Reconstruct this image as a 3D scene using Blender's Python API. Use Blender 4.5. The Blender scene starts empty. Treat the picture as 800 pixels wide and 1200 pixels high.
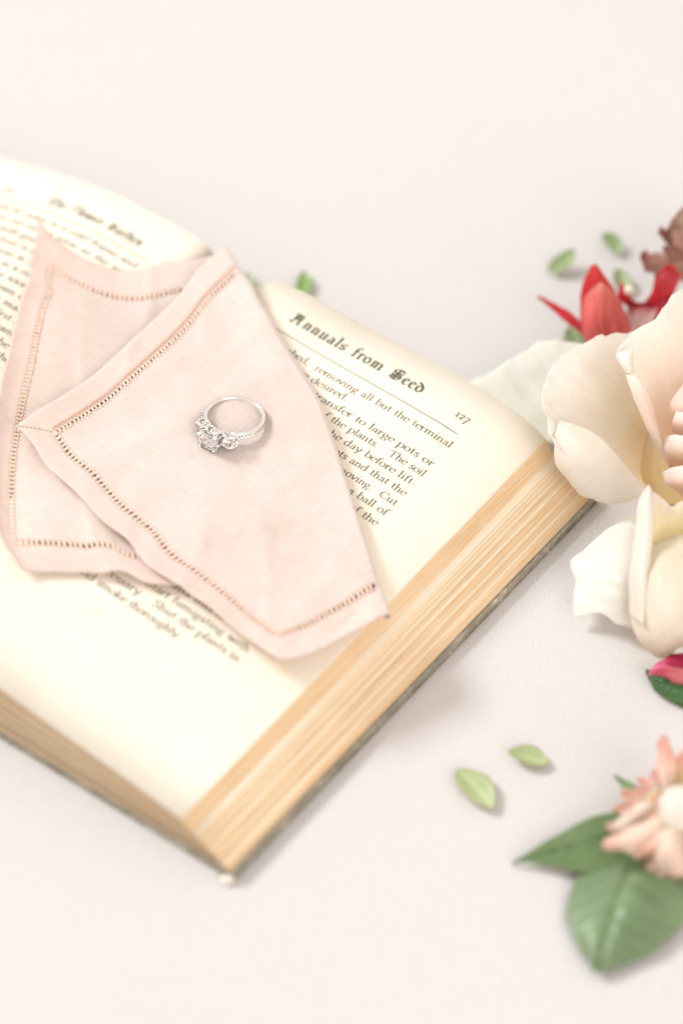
import bpy, bmesh, math, random
import numpy as np
from mathutils import Vector, Matrix, noise
from mathutils.bvhtree import BVHTree
random.seed(7)
MM = 0.001                      # the whole scene is laid out in millimetres
scene = bpy.context.scene

# ------------------------------------------------------------------ camera
TH = 0.802; FPX = 3483.0; DIST = FPX/4.05
cam_d = bpy.data.cameras.new('camera'); cam = bpy.data.objects.new('camera', cam_d)
scene.collection.objects.link(cam); scene.camera = cam
cam.location = (0, -DIST*math.cos(TH)*MM, DIST*math.sin(TH)*MM)
cam.rotation_euler = (math.pi/2-TH, 0, 0)
cam_d.sensor_fit = 'VERTICAL'; cam_d.sensor_height = 36; cam_d.lens = FPX*36/1200
cam_d.clip_start = 0.05; cam_d.clip_end = 60
cam_d.dof.use_dof = True; cam_d.dof.aperture_fstop = 3.9; cam_d.dof.aperture_blades = 9

# ------------------------------------------------------------------ light
w = bpy.data.worlds.new('World'); scene.world = w; w.use_nodes = True
bg = w.node_tree.nodes['Background']
bg.inputs[0].default_value = (1.0, 0.922, 0.855, 1); bg.inputs[1].default_value = 0.72
def area(name, loc, target, size, power, col):
    l = bpy.data.lights.new(name, 'AREA'); l.shape = 'RECTANGLE'; l.size = size[0]; l.size_y = size[1]
    l.energy = power; l.color = col
    o = bpy.data.objects.new(name, l); scene.collection.objects.link(o); o.location = loc
    o.rotation_euler = (Vector(target)-Vector(loc)).to_track_quat('-Z', 'Y').to_euler()
    return o
area('window_light', (-3.4, 1.8, 3.1), (0, 0, 0), (1.5, 1.2), 190, (0.96, 0.985, 1.0))
area('soft_fill_light', (1.6, -3.0, 2.0), (0, 0, 0), (2.6, 2.2), 62, (1.0, 0.93, 0.87))  # added fill lamp from the camera side, lightens rose petals and shadows
vs = scene.view_settings
vs.view_transform = 'Standard'; vs.look = 'None'; vs.exposure = 0.25; vs.gamma = 1.0; vs.use_curve_mapping = False
scene.cycles.max_bounces = 14; scene.cycles.transmission_bounces = 12; scene.cycles.caustics_refractive = False
scene.cycles.caustics_reflective = False

# ------------------------------------------------------------------ helpers
AL = 0.641
def V(px, py, z):
    """world point (mm) seen at photograph pixel (px,py) at real height z"""
    dx = (px-400)/FPX; dy = -(py-600)/FPX
    c, s = math.cos(TH), math.sin(TH)
    d = np.array([dx, c+dy*s, -s+dy*c]); C = np.array([0, -DIST*c, DIST*s])
    return C+d*((z-C[2])/d[2])
GX, GY = -32.79, 79.54; PW, PH = 114.2, 167.1
def B2W(u, v): return GX+u*math.cos(AL)-v*math.sin(AL), GY-u*math.sin(AL)-v*math.cos(AL)
def W2B(x, y):
    x -= GX; y -= GY
    return x*math.cos(AL)-y*math.sin(AL), -x*math.sin(AL)-y*math.cos(AL)
def focus_depth():
    p = V(425, 545, 23); C = np.array([0, -DIST*math.cos(TH), DIST*math.sin(TH)])
    return float((p-C) @ np.array([0, math.cos(TH), -math.sin(TH)]))*MM
cam_d.dof.focus_distance = focus_depth()

def link_mesh(name, verts, faces, mats, parent=None, smooth=True, midx=None, uvs=None, cols=None, thick=0, off=-1, loc=None):
    me = bpy.data.meshes.new(name)
    vv = np.asarray(verts, float)*MM
    if loc is not None: vv = vv-np.array(loc)*MM
    me.from_pydata([tuple(p) for p in vv], [], faces)
    for m in (mats if isinstance(mats, (list, tuple)) else [mats]): me.materials.append(m)
    if midx is not None: me.polygons.foreach_set('material_index', midx)
    if smooth: me.polygons.foreach_set('use_smooth', [True]*len(me.polygons))
    if uvs is not None:
        l = me.uv_layers.new(name='UVMap'); vi = np.empty(len(me.loops), int); me.loops.foreach_get('vertex_index', vi)
        l.data.foreach_set('uv', np.asarray(uvs, float)[vi].ravel())
    if cols is not None:
        a = me.color_attributes.new('tint', 'FLOAT_COLOR', 'POINT')
        a.data.foreach_set('color', np.c_[np.asarray(cols, float), np.ones(len(cols))].ravel())
    me.update(); me.validate()
    o = bpy.data.objects.new(name, me); scene.collection.objects.link(o)
    if parent: o.parent = parent
    if loc is not None: o.location = [c*MM for c in loc]
    if thick:
        s = o.modifiers.new('thickness', 'SOLIDIFY'); s.thickness = thick*MM; s.offset = off
    return o
def thing(name, label, cat, loc, group=None):
    o = bpy.data.objects.new(name, None); scene.collection.objects.link(o); o.location = [c*MM for c in loc]
    o.empty_display_size = .005
    o['label'] = label; o['category'] = cat
    if group: o['group'] = group
    o['_loc'] = [float(c) for c in loc]
    return o
def part(root, name, verts, faces, mats, **k):
    l = np.array(root['_loc'])
    return link_mesh(name, np.asarray(verts, float)-l, faces, mats, parent=root, **k)
def cr(P, t):
    """Catmull-Rom through the points P (n,k) at t in 0..1 (uniform)"""
    P = np.asarray(P, float); n = len(P)-1
    x = min(max(t, 0), 1)*n; i = min(int(x), n-1); f = x-i
    p1, p2 = P[i], P[i+1]; p0 = P[i-1] if i > 0 else 2*p1-p2; p3 = P[i+2] if i+2 <= n else 2*p2-p1
    return .5*((2*p1)+(-p0+p2)*f+(2*p0-5*p1+4*p2-p3)*f*f+(-p0+3*p1-3*p2+p3)*f**3)
def arc_curve(P, m=120):
    """resample a Catmull-Rom curve evenly by length"""
    q = np.array([cr(P, i/400) for i in range(401)])
    L = np.r_[0, np.cumsum(np.linalg.norm(np.diff(q, axis=0), axis=1))]; L /= L[-1]
    return lambda t: np.array([np.interp(t, L, q[:, k]) for k in range(q.shape[1])])
def grid_faces(n, m, skip=None):
    F = []
    for i in range(n-1):
        for j in range(m-1):
            if skip and skip(i, j): continue
            F.append((i*m+j, (i+1)*m+j, (i+1)*m+j+1, i*m+j+1))
    return F
def tube_mesh(pts, r, n=6, closed=False):
    pts = np.asarray(pts, float); N = len(pts); Vt = []; F = []
    rr = r if hasattr(r, '__len__') else [r]*N
    up = np.array([.3, .2, .93])
    for i in range(N):
        a = pts[(i-1) % N] if (closed or i > 0) else pts[i]; b = pts[(i+1) % N] if (closed or i < N-1) else pts[i]
        t = b-a; t = t/(np.linalg.norm(t)+1e-9)
        s = np.cross(t, up); s /= np.linalg.norm(s)+1e-9; q = np.cross(s, t)
        for k in range(n):
            an = 2*math.pi*k/n
            Vt.append(pts[i]+rr[i]*(math.cos(an)*s+math.sin(an)*q))
    for i in range(N if closed else N-1):
        for k in range(n):
            F.append((i*n+k, i*n+(k+1) % n, ((i+1) % N)*n+(k+1) % n, ((i+1) % N)*n+k))
    if not closed:
        F.append(tuple(range(n))[::-1]); F.append(tuple((N-1)*n+k for k in range(n)))
    return Vt, F
class Acc:
    def __init__(s): s.v = []; s.f = []
    def add(s, v, f):
        b = len(s.v); s.v += [tuple(p) for p in v]; s.f += [tuple(i+b for i in q) for q in f]

# ------------------------------------------------------------------ materials
def nt(name):
    m = bpy.data.materials.new(name); m.use_nodes = True
    return m, m.node_tree, m.node_tree.nodes['Principled BSDF']
def N(t, typ, **k):
    n = t.nodes.new(typ)
    for a, b in k.items(): setattr(n, a, b)
    return n
def noise_tex(t, scale, detail=3, rough=.5, coord='Object', stretch=None):
    tc = N(t, 'ShaderNodeTexCoord'); n = N(t, 'ShaderNodeTexNoise')
    n.inputs['Scale'].default_value = scale; n.inputs['Detail'].default_value = detail; n.inputs['Roughness'].default_value = rough
    if stretch:
        mp = N(t, 'ShaderNodeMapping'); mp.inputs['Scale'].default_value = stretch
        t.links.new(tc.outputs[coord], mp.inputs[0]); t.links.new(mp.outputs[0], n.inputs['Vector'])
    else: t.links.new(tc.outputs[coord], n.inputs['Vector'])
    return n.outputs['Fac']
def ramp(t, fac, stops):
    r = N(t, 'ShaderNodeValToRGB'); e = r.color_ramp.elements
    while len(e) < len(stops): e.new(.5)
    for i, (p, c) in enumerate(stops): e[i].position = p; e[i].color = (*c, 1)
    t.links.new(fac, r.inputs[0]); return r.outputs[0]
def bump(t, b, h, strength, dist):
    bm = N(t, 'ShaderNodeBump'); bm.inputs['Strength'].default_value = strength; bm.inputs['Distance'].default_value = dist*MM
    t.links.new(h, bm.inputs['Height']); t.links.new(bm.outputs[0], b.inputs['Normal'])
def mth(t, op, a, b):
    n = N(t, 'ShaderNodeMath', operation=op)
    for i, x in enumerate((a, b)):
        if isinstance(x, (int, float)): n.inputs[i].default_value = x
        else: t.links.new(x, n.inputs[i])
    return n.outputs[0]
def mixc(t, fac, a, b, mode='MIX'):
    n = N(t, 'ShaderNodeMix', data_type='RGBA', blend_type=mode)
    if isinstance(fac, (int, float)): n.inputs[0].default_value = fac
    else: t.links.new(fac, n.inputs[0])
    for i, x in ((6, a), (7, b)):
        if isinstance(x, tuple): n.inputs[i].default_value = (*x, 1)
        else: t.links.new(x, n.inputs[i])
    return n.outputs[2]
def add_translucent(t, b, colour, amount):
    out = [n for n in t.nodes if n.type == 'OUTPUT_MATERIAL'][0]
    tr = N(t, 'ShaderNodeBsdfTranslucent'); mx = N(t, 'ShaderNodeMixShader'); mx.inputs[0].default_value = amount
    if isinstance(colour, tuple): tr.inputs[0].default_value = (*colour, 1)
    else: t.links.new(colour, tr.inputs[0])
    t.links.new(b.outputs[0], mx.inputs[1]); t.links.new(tr.outputs[0], mx.inputs[2]); t.links.new(mx.outputs[0], out.inputs[0])

# table top: pale suede-like paper with fine speckle
m, t, b = nt('pale_suede'); b.inputs['Roughness'].default_value = .9
n1 = noise_tex(t, 1500, 4, .7); n2 = noise_tex(t, 6, 3, .5); n3 = noise_tex(t, 260, 3, .6)
c1 = ramp(t, n2, [(.30, (.600, .590, .583)), (.70, (.628, .596, .583))])
c2 = ramp(t, n1, [(.30, (.76, .73, .70)), (.47, (1, 1, 1)), (.75, (1.0, 1.0, 1.0))])
cc = mixc(t, 1.0, c1, c2, 'MULTIPLY'); t.links.new(cc, b.inputs['Base Color'])
bump(t, b, mth(t, 'ADD', n1, mth(t, 'MULTIPLY', n3, .6)), .6, .2); M_SUEDE = m

def paper(name, ca, cb):
    m, t, b = nt(name); b.inputs['Roughness'].default_value = .8
    a = noise_tex(t, 22, 5, .65); g = noise_tex(t, 700, 3, .6)
    fx = noise_tex(t, 75, 3, .5)
    c = ramp(t, a, [(.3, ca), (.7, cb)]); c = mixc(t, .35, c, ramp(t, fx, [(.66, (1, 1, 1)), (.78, (.88, .72, .5))]), 'MULTIPLY'); c = mixc(t, .10, c, ramp(t, g, [(.3, (.75, .68, .55)), (.6, (1, 1, 1))]), 'MULTIPLY')
    t.links.new(c, b.inputs['Base Color']); bump(t, b, g, .25, .06); return m
M_PAPER = paper('aged_paper', (.80, .72, .60), (.85, .78, .67))
m, t, b = nt('page_edges'); b.inputs['Roughness'].default_value = .85     # toned trimmed edges
g2 = noise_tex(t, 30, 3, .6)
tc = N(t, 'ShaderNodeTexCoord'); r1 = N(t, 'ShaderNodeMapping'); r1.inputs['Rotation'].default_value = (0, 0, AL)
r2 = N(t, 'ShaderNodeMapping'); r2.inputs['Scale'].default_value = (900, 25, 6000); g = N(t, 'ShaderNodeTexNoise'); g.inputs['Scale'].default_value = 1; g.inputs['Detail'].default_value = 3
t.links.new(tc.outputs['Object'], r1.inputs[0]); t.links.new(r1.outputs[0], r2.inputs[0]); t.links.new(r2.outputs[0], g.inputs['Vector']); g = g.outputs['Fac']
c = ramp(t, mth(t, 'ADD', mth(t, 'MULTIPLY', g, .6), mth(t, 'MULTIPLY', g2, .4)), [(.30, (.58, .36, .17)), (.48, (.74, .52, .30)), (.70, (.82, .66, .46))])
t.links.new(c, b.inputs['Base Color']); bump(t, b, g, .5, .15); M_EDGE = m
M_MARGIN = paper('toned_page_margin', (.84, .715, .53), (.87, .77, .61))
m, t, b = nt('cover_cloth'); b.inputs['Roughness'].default_value = .85
g = noise_tex(t, 700, 2, .6); g2 = noise_tex(t, 90, 5, .75)
c = ramp(t, g2, [(.40, (.29, .26, .205)), (.58, (.42, .38, .31)), (.66, (.68, .62, .52))])
c = mixc(t, .5, c, ramp(t, g, [(.35, (.55, .55, .55)), (.6, (1, 1, 1))]), 'MULTIPLY')
t.links.new(c, b.inputs['Base Color']); bump(t, b, g, .6, .2); M_COVER = m
def ink(name, col):
    m, t, b = nt(name); b.inputs['Roughness'].default_value = .6
    g = noise_tex(t, 1500, 2, .6)
    t.links.new(ramp(t, g, [(.35, col), (.7, tuple(min(1, x*1.9+.03) for x in col))]), b.inputs['Base Color']); return m
M_INK = ink('printing_ink', (.11, .10, .068))
M_INK2 = ink('heading_ink', (.06, .068, .028))

def linen(name, ca, cb, amount=.22):
    m, t, b = nt(name); b.inputs['Roughness'].default_value = .85
    b.inputs['Sheen Weight'].default_value = .15; b.inputs['Sheen Roughness'].default_value = .5
    wv = noise_tex(t, 1.0, 2, .6, 'UV', (3.0, .12, 1)); wh = noise_tex(t, 1.0, 2, .6, 'UV', (.12, 3.0, 1))
    big = noise_tex(t, .02, 3, .5, 'UV')
    h = mth(t, 'ADD', wv, wh)
    c = ramp(t, big, [(.35, ca), (.65, cb)])
    c = mixc(t, .5, c, ramp(t, mth(t, 'MULTIPLY', h, .5), [(.38, (.84, .77, .73)), (.56, (1, 1, 1))]), 'MULTIPLY')
    t.links.new(c, b.inputs['Base Color']); bump(t, b, h, .8, .2)
    add_translucent(t, b, c, amount); return m
M_LINEN = linen('pink_linen', (.88, .755, .69), (.92, .835, .785), .3)
M_HEM = linen('pink_linen_hem', (.88, .74, .675), (.91, .80, .745), .28)
m, t, b = nt('hem_thread'); b.inputs['Base Color'].default_value = (.88, .68, .57, 1); b.inputs['Roughness'].default_value = .8; M_THREAD = m
m, t, b = nt('seam_thread'); b.inputs['Base Color'].default_value = (.60, .33, .20, 1); b.inputs['Roughness'].default_value = .8; M_SEAM = m
m, t, b = nt('white_gold'); b.inputs['Base Color'].default_value = (1.0, .985, .965, 1); b.inputs['Metallic'].default_value = 1; b.inputs['Roughness'].default_value = .13
g = noise_tex(t, 900, 2, .5); bump(t, b, g, .05, .05); M_GOLD = m
m, t, b = nt('diamond'); b.inputs['Base Color'].default_value = (1, .985, .98, 1); b.inputs['Roughness'].default_value = 0
b.inputs['IOR'].default_value = 1.95; b.inputs['Transmission Weight'].default_value = .94; M_DIAMOND = m

def petal_mat(name, rough=.55, trans=.3, vein=.3, mottle=None, dark=(.80, .76, .70), ms=.12):
    """colour comes from the 'tint' attribute (the petal's own colour), with fine length-wise veins"""
    m, t, b = nt(name); b.inputs['Roughness'].default_value = rough
    at = N(t, 'ShaderNodeAttribute', attribute_name='tint')
    vn = noise_tex(t, 1.0, 3, .6, 'UV', (26, 1.6, 1)); fine = noise_tex(t, 500, 3, .6)
    c = mixc(t, vein, at.outputs['Color'], ramp(t, vn, [(.36, dark), (.60, (1, 1, 1))]), 'MULTIPLY')
    if mottle:
        mo = noise_tex(t, 60, 4, .7); c = mixc(t, mth(t, 'MULTIPLY', ramp(t, mo, [(.5, (0, 0, 0)), (.75, (1, 1, 1))]), .5), c, mottle)
    t.links.new(c, b.inputs['Base Color'])
    bump(t, b, mth(t, 'ADD', vn, mth(t, 'MULTIPLY', fine, .4)), .35, ms)
    add_translucent(t, b, c, trans); return m
M_PETAL = petal_mat('rose_petal', .5, .55, .35, None, (.93, .90, .85), .3)
M_RED = petal_mat('red_petal', .42, .35, .8, None, (.62, .30, .34), .25)
M_BROWN = petal_mat('dried_petal', .7, .12, .8, (.30, .08, .08), (.6, .5, .42), .4)
M_PEACH = petal_mat('peach_petal', .5, .4, .5, None, (.88, .74, .64), .3)
m, t, b = nt('leaf_green'); b.inputs['Roughness'].default_value = .38
at = N(t, 'ShaderNodeAttribute', attribute_name='tint'); mo = noise_tex(t, 55, 4, .6); fn = noise_tex(t, 700, 3, .6)
c = mixc(t, .5, at.outputs['Color'], ramp(t, mo, [(.35, (.62, .72, .52)), (.65, (1.0, 1.0, 1.0))]), 'MULTIPLY')
t.links.new(c, b.inputs['Base Color']); bump(t, b, mth(t, 'ADD', mth(t, 'MULTIPLY', mo, 2), fn), .35, .2)
add_translucent(t, b, c, .12); M_LEAF = m
m, t, b = nt('bead'); b.inputs['Base Color'].default_value = (.80, .72, .60, 1); b.inputs['Roughness'].default_value = .3
M_BEAD = m

# ------------------------------------------------------------------ setting: table surface
nx = 160
X = np.linspace(-1, 1, nx); X = np.sign(X)*(np.abs(X)**2.2)*2600
P = []
for y in X:
    for x in X:
        r = math.hypot(x-30, y-30)
        z = 0.0
        if r > 150: z = min(1, (r-150)/200)*1.6*noise.noise(Vector((x*.006+3, y*.006, 1)))-min(1, (r-150)/200)*.8
        # a low soft swell in the far right of the sheet
        z += 0.0
        P.append((x, y, min(z, 0)))
o = link_mesh('table_surface', P, grid_faces(nx, nx), M_SUEDE); o['kind'] = 'structure'
for f in o.data.polygons[:1]:
    if f.normal.z < 0: o.data.flip_normals()

# ------------------------------------------------------------------ open book
RT = np.array([(0, 10), (3, 14), (8, 20.5), (13, 25), (18, 27.3), (27, 28.6), (38, 28), (49, 27.2), (62, 26.8), (76, 26.2), (90, 25.4), (102, 23.6), (109, 21.3), (114.2, 18.3)])
RB = np.array([(0, 9), (3, 13), (8, 19.5), (13, 23.5), (18, 25.6), (27, 26), (38, 24.9), (53, 22.3), (68, 20.1), (84, 17.8), (99, 15.6), (108, 14.2), (114.2, 13.1)])
LT = np.array([(0, 10), (3, 17), (7, 26.5), (12, 28.8), (24, 29.4), (36, 30), (47, 29.9), (62, 27.8), (78, 24.6), (94, 20.8), (114.2, 14.5)])
def smooth_interp(A, x):
    # average a few samples so the polyline profile reads as a bent sheet
    return float(np.mean([np.interp(x+d, A[:, 0], A[:, 1]) for d in (-2.4, -1.2, 0, 1.2, 2.4)])) if 3 < x < A[-1, 0]-3 else float(np.interp(x, A[:, 0], A[:, 1]))
def page_h(u, v):
    if u >= 0:
        a = min(max(v/PH, -.1), 1.1); u = min(u, PW)
        return smooth_interp(RT, u)*(1-a)+smooth_interp(RB, u)*a
    return smooth_interp(LT, min(-u, PW))-1.5*min(max(v/PH, 0), 1)
BZ = 3.0
bc = B2W(0, PH/2)
book = thing('open_book', 'old open book on gardening with cream pages, toned page edges and dark cloth cover', 'book', (bc[0], bc[1], 0))
def box_uv(u0, u1, v0, v1, z0, z1, bev=.6):
    bm = bmesh.new(); bmesh.ops.create_cube(bm, size=1)
    for q in bm.verts:
        u = u0+(u1-u0)*(q.co.x+.5); v = v0+(v1-v0)*(q.co.y+.5); x, y = B2W(u, v); q.co = (x, y, z0+(z1-z0)*(q.co.z+.5))
    bmesh.ops.bevel(bm, geom=bm.edges[:], offset=bev, segments=3, affect='EDGES', profile=.6)
    bmesh.ops.recalc_face_normals(bm, faces=bm.faces)
    bm.verts.ensure_lookup_table(); r = [tuple(q.co) for q in bm.verts], [tuple(q.index for q in f.verts) for f in bm.faces]; bm.free(); return r
v_, f_ = box_uv(9, PW+16.3, -3.0, PH-.4, 0.25, 2.95); part(book, 'cover_board', v_, f_, M_COVER, smooth=False)
v_, f_ = box_uv(-PW-12, -9, -3.0, PH-.4, 0.25, 2.95); part(book, 'cover_board', v_, f_, M_COVER, smooth=False)
v_, f_ = box_uv(-8.6, 8.6, -3.0, PH+.5, 0.05, 2.0, .4); part(book, 'spine', v_, f_, M_COVER, smooth=False)
# frayed pale corner of the cover
bm = bmesh.new(); bmesh.ops.create_icosphere(bm, subdivisions=3, radius=1)
cx, cy = B2W(PW+15.6, PH+1.0)
for q in bm.verts:
    k = 1+.35*noise.noise(q.co*1.7); q.co = Vector((cx+q.co.x*1.9*k, cy+q.co.y*1.3*k, 1.1+q.co.z*1.0*k))
part(book, 'frayed_corner', [tuple(q.co) for q in bm.verts], [tuple(q.index for q in f.verts) for f in bm.faces], M_BEAD); bm.free()

def leaf_slab(side, ftop, fbot, e_top, e_bot, vb, vt, seed, flare=0.):
    """one bundle of leaves: top surface at fraction ftop of the block height, underside at fbot;
       fore-edge end e_top (mm beyond PW) at the head and e_bot at the tail"""
    rng = random.Random(seed)
    nu, nv = 40, 12
    us = np.r_[np.linspace(.4, 26, 14), np.linspace(30, 100, 14)[0:], np.linspace(103, PW, 12)]
    nu = len(us); T = []; Bt = []
    ph = rng.uniform(0, 20); wob = rng.uniform(.05, .22)
    for i, u in enumerate(us):
        for j in range(nv):
            a = j/(nv-1); v = vt+(PH+vb-vt)*a
            ext = e_top*(1-a)+e_bot*a+wob*noise.noise(Vector((a*7, ph, 0)))
            uu = u+max(0, (u-60)/(PW-60))**1.5*ext
            hz = page_h(side*u, v)
            if i == nu-1 and ftop > 0: hz -= .1
            zt = BZ+(hz-BZ)*(1-ftop); zb = BZ+(hz-BZ)*(1-fbot)
            x, y = B2W(side*uu, v)
            T.append((x, y, zt)); k_ = (u > PW-8)*(u-PW+8)/8; x, y = B2W(side*(uu+flare*k_), v); Bt.append((x, y, zb))
    n = len(T); VV = T+Bt; F = []; mi = []
    for f in grid_faces(nu, nv):
        mg_ = 2 if (seed > 0 and side > 0 and us[f[0]//nv] > PW-7) else 0
        F.append(f if side < 0 else f[::-1]); mi.append(mg_); F.append(tuple(k+n for k in (f[::-1] if side < 0 else f))); mi.append(0)
    def wall(idx):
        for a, b in zip(idx[:-1], idx[1:]): F.append((a, b, b+n, a+n)); mi.append(1)
    wall([(nu-1)*nv+j for j in range(nv)]); wall([i*nv+nv-1 for i in range(nu)]); wall([j for j in range(nv)]); wall([i*nv for i in range(nu)])
    o = part(book, 'page', VV, F, [M_PAPER, M_EDGE, M_MARGIN], midx=mi, smooth=False)
    sm = [k != 1 for k in mi]; o.data.polygons.foreach_set('use_smooth', sm)
    return o
# right-hand block, top to bottom: (share of thickness, protrusion)
rng = random.Random(3)
lay = []
g1 = [(.020, .0), (.022, .22), (.026, .5), (.02, .85), (.03, .95), (.02, 1.35), (.026, 1.5), (.022, 1.95), (.028, 2.1), (.022, 2.6), (.026, 2.8), (.026, 3.2)]
z = 0
for th, e in g1: lay.append((z, z+th, e)); z += th+.004
e = 5.2
g2n = 34
rem = (1-z)
ths = np.array([rng.uniform(.5, 1.5) for _ in range(g2n)]); ths = ths/ths.sum()*(rem-.005*g2n)
incs = np.array([rng.choice([.12, .25, .3, .4, 1.0]) for _ in range(g2n)]); incs = incs/incs.sum()*(15.4-5.2)
incs[0] = 0
STEPS = (2, 5, 9, 14, 20, 27)
for q_ in STEPS: incs[q_] += .6
incs = incs/incs.sum()*(15.4-5.2)
for k in range(g2n):
    e += incs[k]; lay.append((z, z+ths[k], e)); z += ths[k]+.005
for i, (a, b_, e) in enumerate(lay):
    eb = e*.97 if e < 4 else 4.7+(e-5.2)*1.03
    nx_e = lay[i+1][2] if i+1 < len(lay) else e+.35
    fl = min(nx_e-e, 1.3) if i != len(g1)-1 else .3
    if i >= len(g1) and (i-len(g1)+1) in STEPS: fl *= .3
    leaf_slab(1, a, b_, e, eb, rng.uniform(-.35, .25) if i else 0, rng.uniform(-.3, .3), i, fl)
for i in range(12):
    a = i/12; leaf_slab(-1, a, a+1/12-.006, i*.6, i*.6, 0, rng.uniform(-.3, .3), 50+i)

# ------------------------------------------------------------------ pen-drawn type
def arcp(cx, cy, rx, ry, a0, a1, n=12):
    return [(cx+rx*math.cos(math.radians(a0+(a1-a0)*i/n)), cy+ry*math.sin(math.radians(a0+(a1-a0)*i/n))) for i in range(n+1)]
def sfoot(x, y=0, w=.19): return ('s', [(x-w, y+.03), (x+w, y+.03)])
def flag(x, y): return ('s', [(x-.19, y-.13), (x-.02, y-.02)])
def stem(x, y0, y1): return [[(x, y0), (x, y1)], sfoot(x, y0), flag(x, y1)]
G = {}
arch = [(.22, .66), (.34, .87), (.52, .97), (.68, .92), (.76, .74), (.77, 0)]
G['n'] = (1.04, stem(.2, 0, 1)+[arch, sfoot(.77)])
G['m'] = (1.6, stem(.2, 0, 1)+[[(x*.93+.02, y) for x, y in arch], sfoot(.74), [(x*.93+.57, y) for x, y in arch], sfoot(1.28)])
G['h'] = (1.04, stem(.2, 0, 1.6)+[arch, sfoot(.77)])
G['k'] = (1.0, stem(.2, 0, 1.6)+[[(.72, .95), (.25, .42)], [(.38, .55), (.8, .03)], sfoot(.8), sfoot(.7, .94, .15)])
G['l'] = (.5, stem(.22, 0, 1.6)); G['i'] = (.5, stem(.22, 0, 1)+[('d', (.22, 1.42))])
G['r'] = (.72, stem(.2, 0, 1)+[[(.22, .62), (.35, .88), (.5, .97)], ('d', (.56, .88))])
G['u'] = (1.04, [[(.2, .97), (.2, .25), (.3, .05), (.48, .02), (.64, .12), (.74, .3)], [(.75, .97), (.75, .03)], flag(.2, 1), flag(.75, 1), ('s', [(.75, .04), (.95, .06)])])
G['o'] = (.96, [arcp(.47, .49, .38, .49, 0, 360, 22)])
G['c'] = (.82, [arcp(.47, .49, .38, .49, 48, 318, 16), ('d', (.68, .82))])
G['e'] = (.84, [arcp(.45, .49, .37, .49, -42, -360, 20)[::-1][1:], ('s', [(.1, .56), (.8, .56)])][::1])
G['e'] = (.84, [arcp(.45, .49, .37, .49, 8, 318, 18), ('s', [(.1, .55), (.81, .55)])])
G['a'] = (.88, [[(.16, .74), (.26, .92), (.44, .97), (.58, .88), (.63, .66), (.63, .15), (.74, .03), (.86, .08)], [(.62, .56), (.36, .48), (.15, .35), (.13, .15), (.28, .02), (.46, .06), (.62, .24)], ('d', (.2, .74))])
G['b'] = (1.0, [[(.2, 1.6), (.2, .05)], flag(.2, 1.6), arcp(.5, .48, .38, .48, -160, 160, 18)])
G['d'] = (1.02, [[(.78, 1.6), (.78, .03)], flag(.78, 1.6), ('s', [(.78, .04), (.97, .06)]), arcp(.47, .48, .37, .48, 25, 335, 18)])
G['p'] = (1.02, [[(.2, .98), (.2, -.6)], flag(.2, 1), sfoot(.2, -.63), arcp(.52, .48, .38, .48, -155, 155, 18)])
G['q'] = (1.0, [[(.78, .98), (.78, -.6)], sfoot(.78, -.63), arcp(.47, .48, .37, .48, 25, 335, 18)])
G['f'] = (.62, [[(.26, 0), (.26, 1.2), (.36, 1.5), (.52, 1.6)], sfoot(.26), ('s', [(.05, .95), (.56, .95)]), ('d', (.6, 1.5))])
G['t'] = (.6, [[(.25, 1.3), (.25, .2), (.35, .04), (.55, .1)], ('s', [(.05, .95), (.54, .95)])])
G['s'] = (.72, [[(.58, .75), (.48, .94), (.32, .98), (.16, .86), (.18, .66), (.44, .48), (.6, .32), (.56, .1), (.38, 0), (.2, .04), (.1, .25)]])
G['v'] = (.96, [[(.1, .97), (.47, .03)], [(.47, .03), (.82, .97)], sfoot(.12, .94), sfoot(.82, .94, .14)])
G['w'] = (1.4, [[(.1, .97), (.42, .03)], [(.42, .03), (.7, .95)], [(.7, .95), (.98, .03)], [(.98, .03), (1.28, .97)], sfoot(.12, .94), sfoot(1.28, .94, .13), sfoot(.68, .94, .12)])
G['y'] = (.94, [[(.1, .97), (.47, .05)], [(.84, .97), (.42, -.25), (.28, -.55), (.12, -.58)], sfoot(.12, .94), sfoot(.82, .94, .14)])
G['g'] = (.92, [arcp(.42, .63, .29, .34, 0, 360, 18), [(.25, .33), (.17, .18), (.3, .08), (.6, .02), (.8, -.14), (.76, -.42), (.45, -.56), (.16, -.46), (.1, -.24), (.3, .02)], [(.62, .88), (.84, .94)]])
G['z'] = (.8, [('s', [(.1, .93), (.68, .93)]), [(.68, .93), (.1, .04)], ('s', [(.1, .04), (.7, .04)])])
G['x'] = (.9, [[(.12, .96), (.76, .03)], [(.74, .96), (.14, .03)], sfoot(.14), sfoot(.76), sfoot(.14, .94), sfoot(.74, .94)])
G['j'] = (.5, [[(.25, .97), (.25, -.4), (.05, -.6)], flag(.25, 1), ('d', (.25, 1.42))])
G['.'] = (.46, [('d', (.2, .08))]); G[','] = (.46, [('d', (.2, .08)), [(.26, .06), (.14, -.22)]])
G['-'] = (.6, [('s', [(.08, .42), (.5, .46)])]); G["'"] = (.4, [[(.2, 1.6), (.18, 1.25)]])
G['T'] = (1.3, [[(.62, 1.5), (.62, 0)], sfoot(.62, 0, .25), ('s', [(.06, 1.48), (1.18, 1.48)]), ('s', [(.08, 1.46), (.06, 1.15)]), ('s', [(1.16, 1.46), (1.18, 1.15)])])
G['S'] = (1.02, [[(.84, 1.15), (.72, 1.46), (.46, 1.53), (.2, 1.38), (.16, 1.08), (.42, .82), (.74, .62), (.86, .38), (.76, .1), (.48, -.02), (.22, .08), (.12, .4)]])
G['C'] = (1.3, [arcp(.72, .75, .6, .77, 40, 322, 20), ('s', [(1.17, 1.5), (1.16, 1.1)])])
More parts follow.
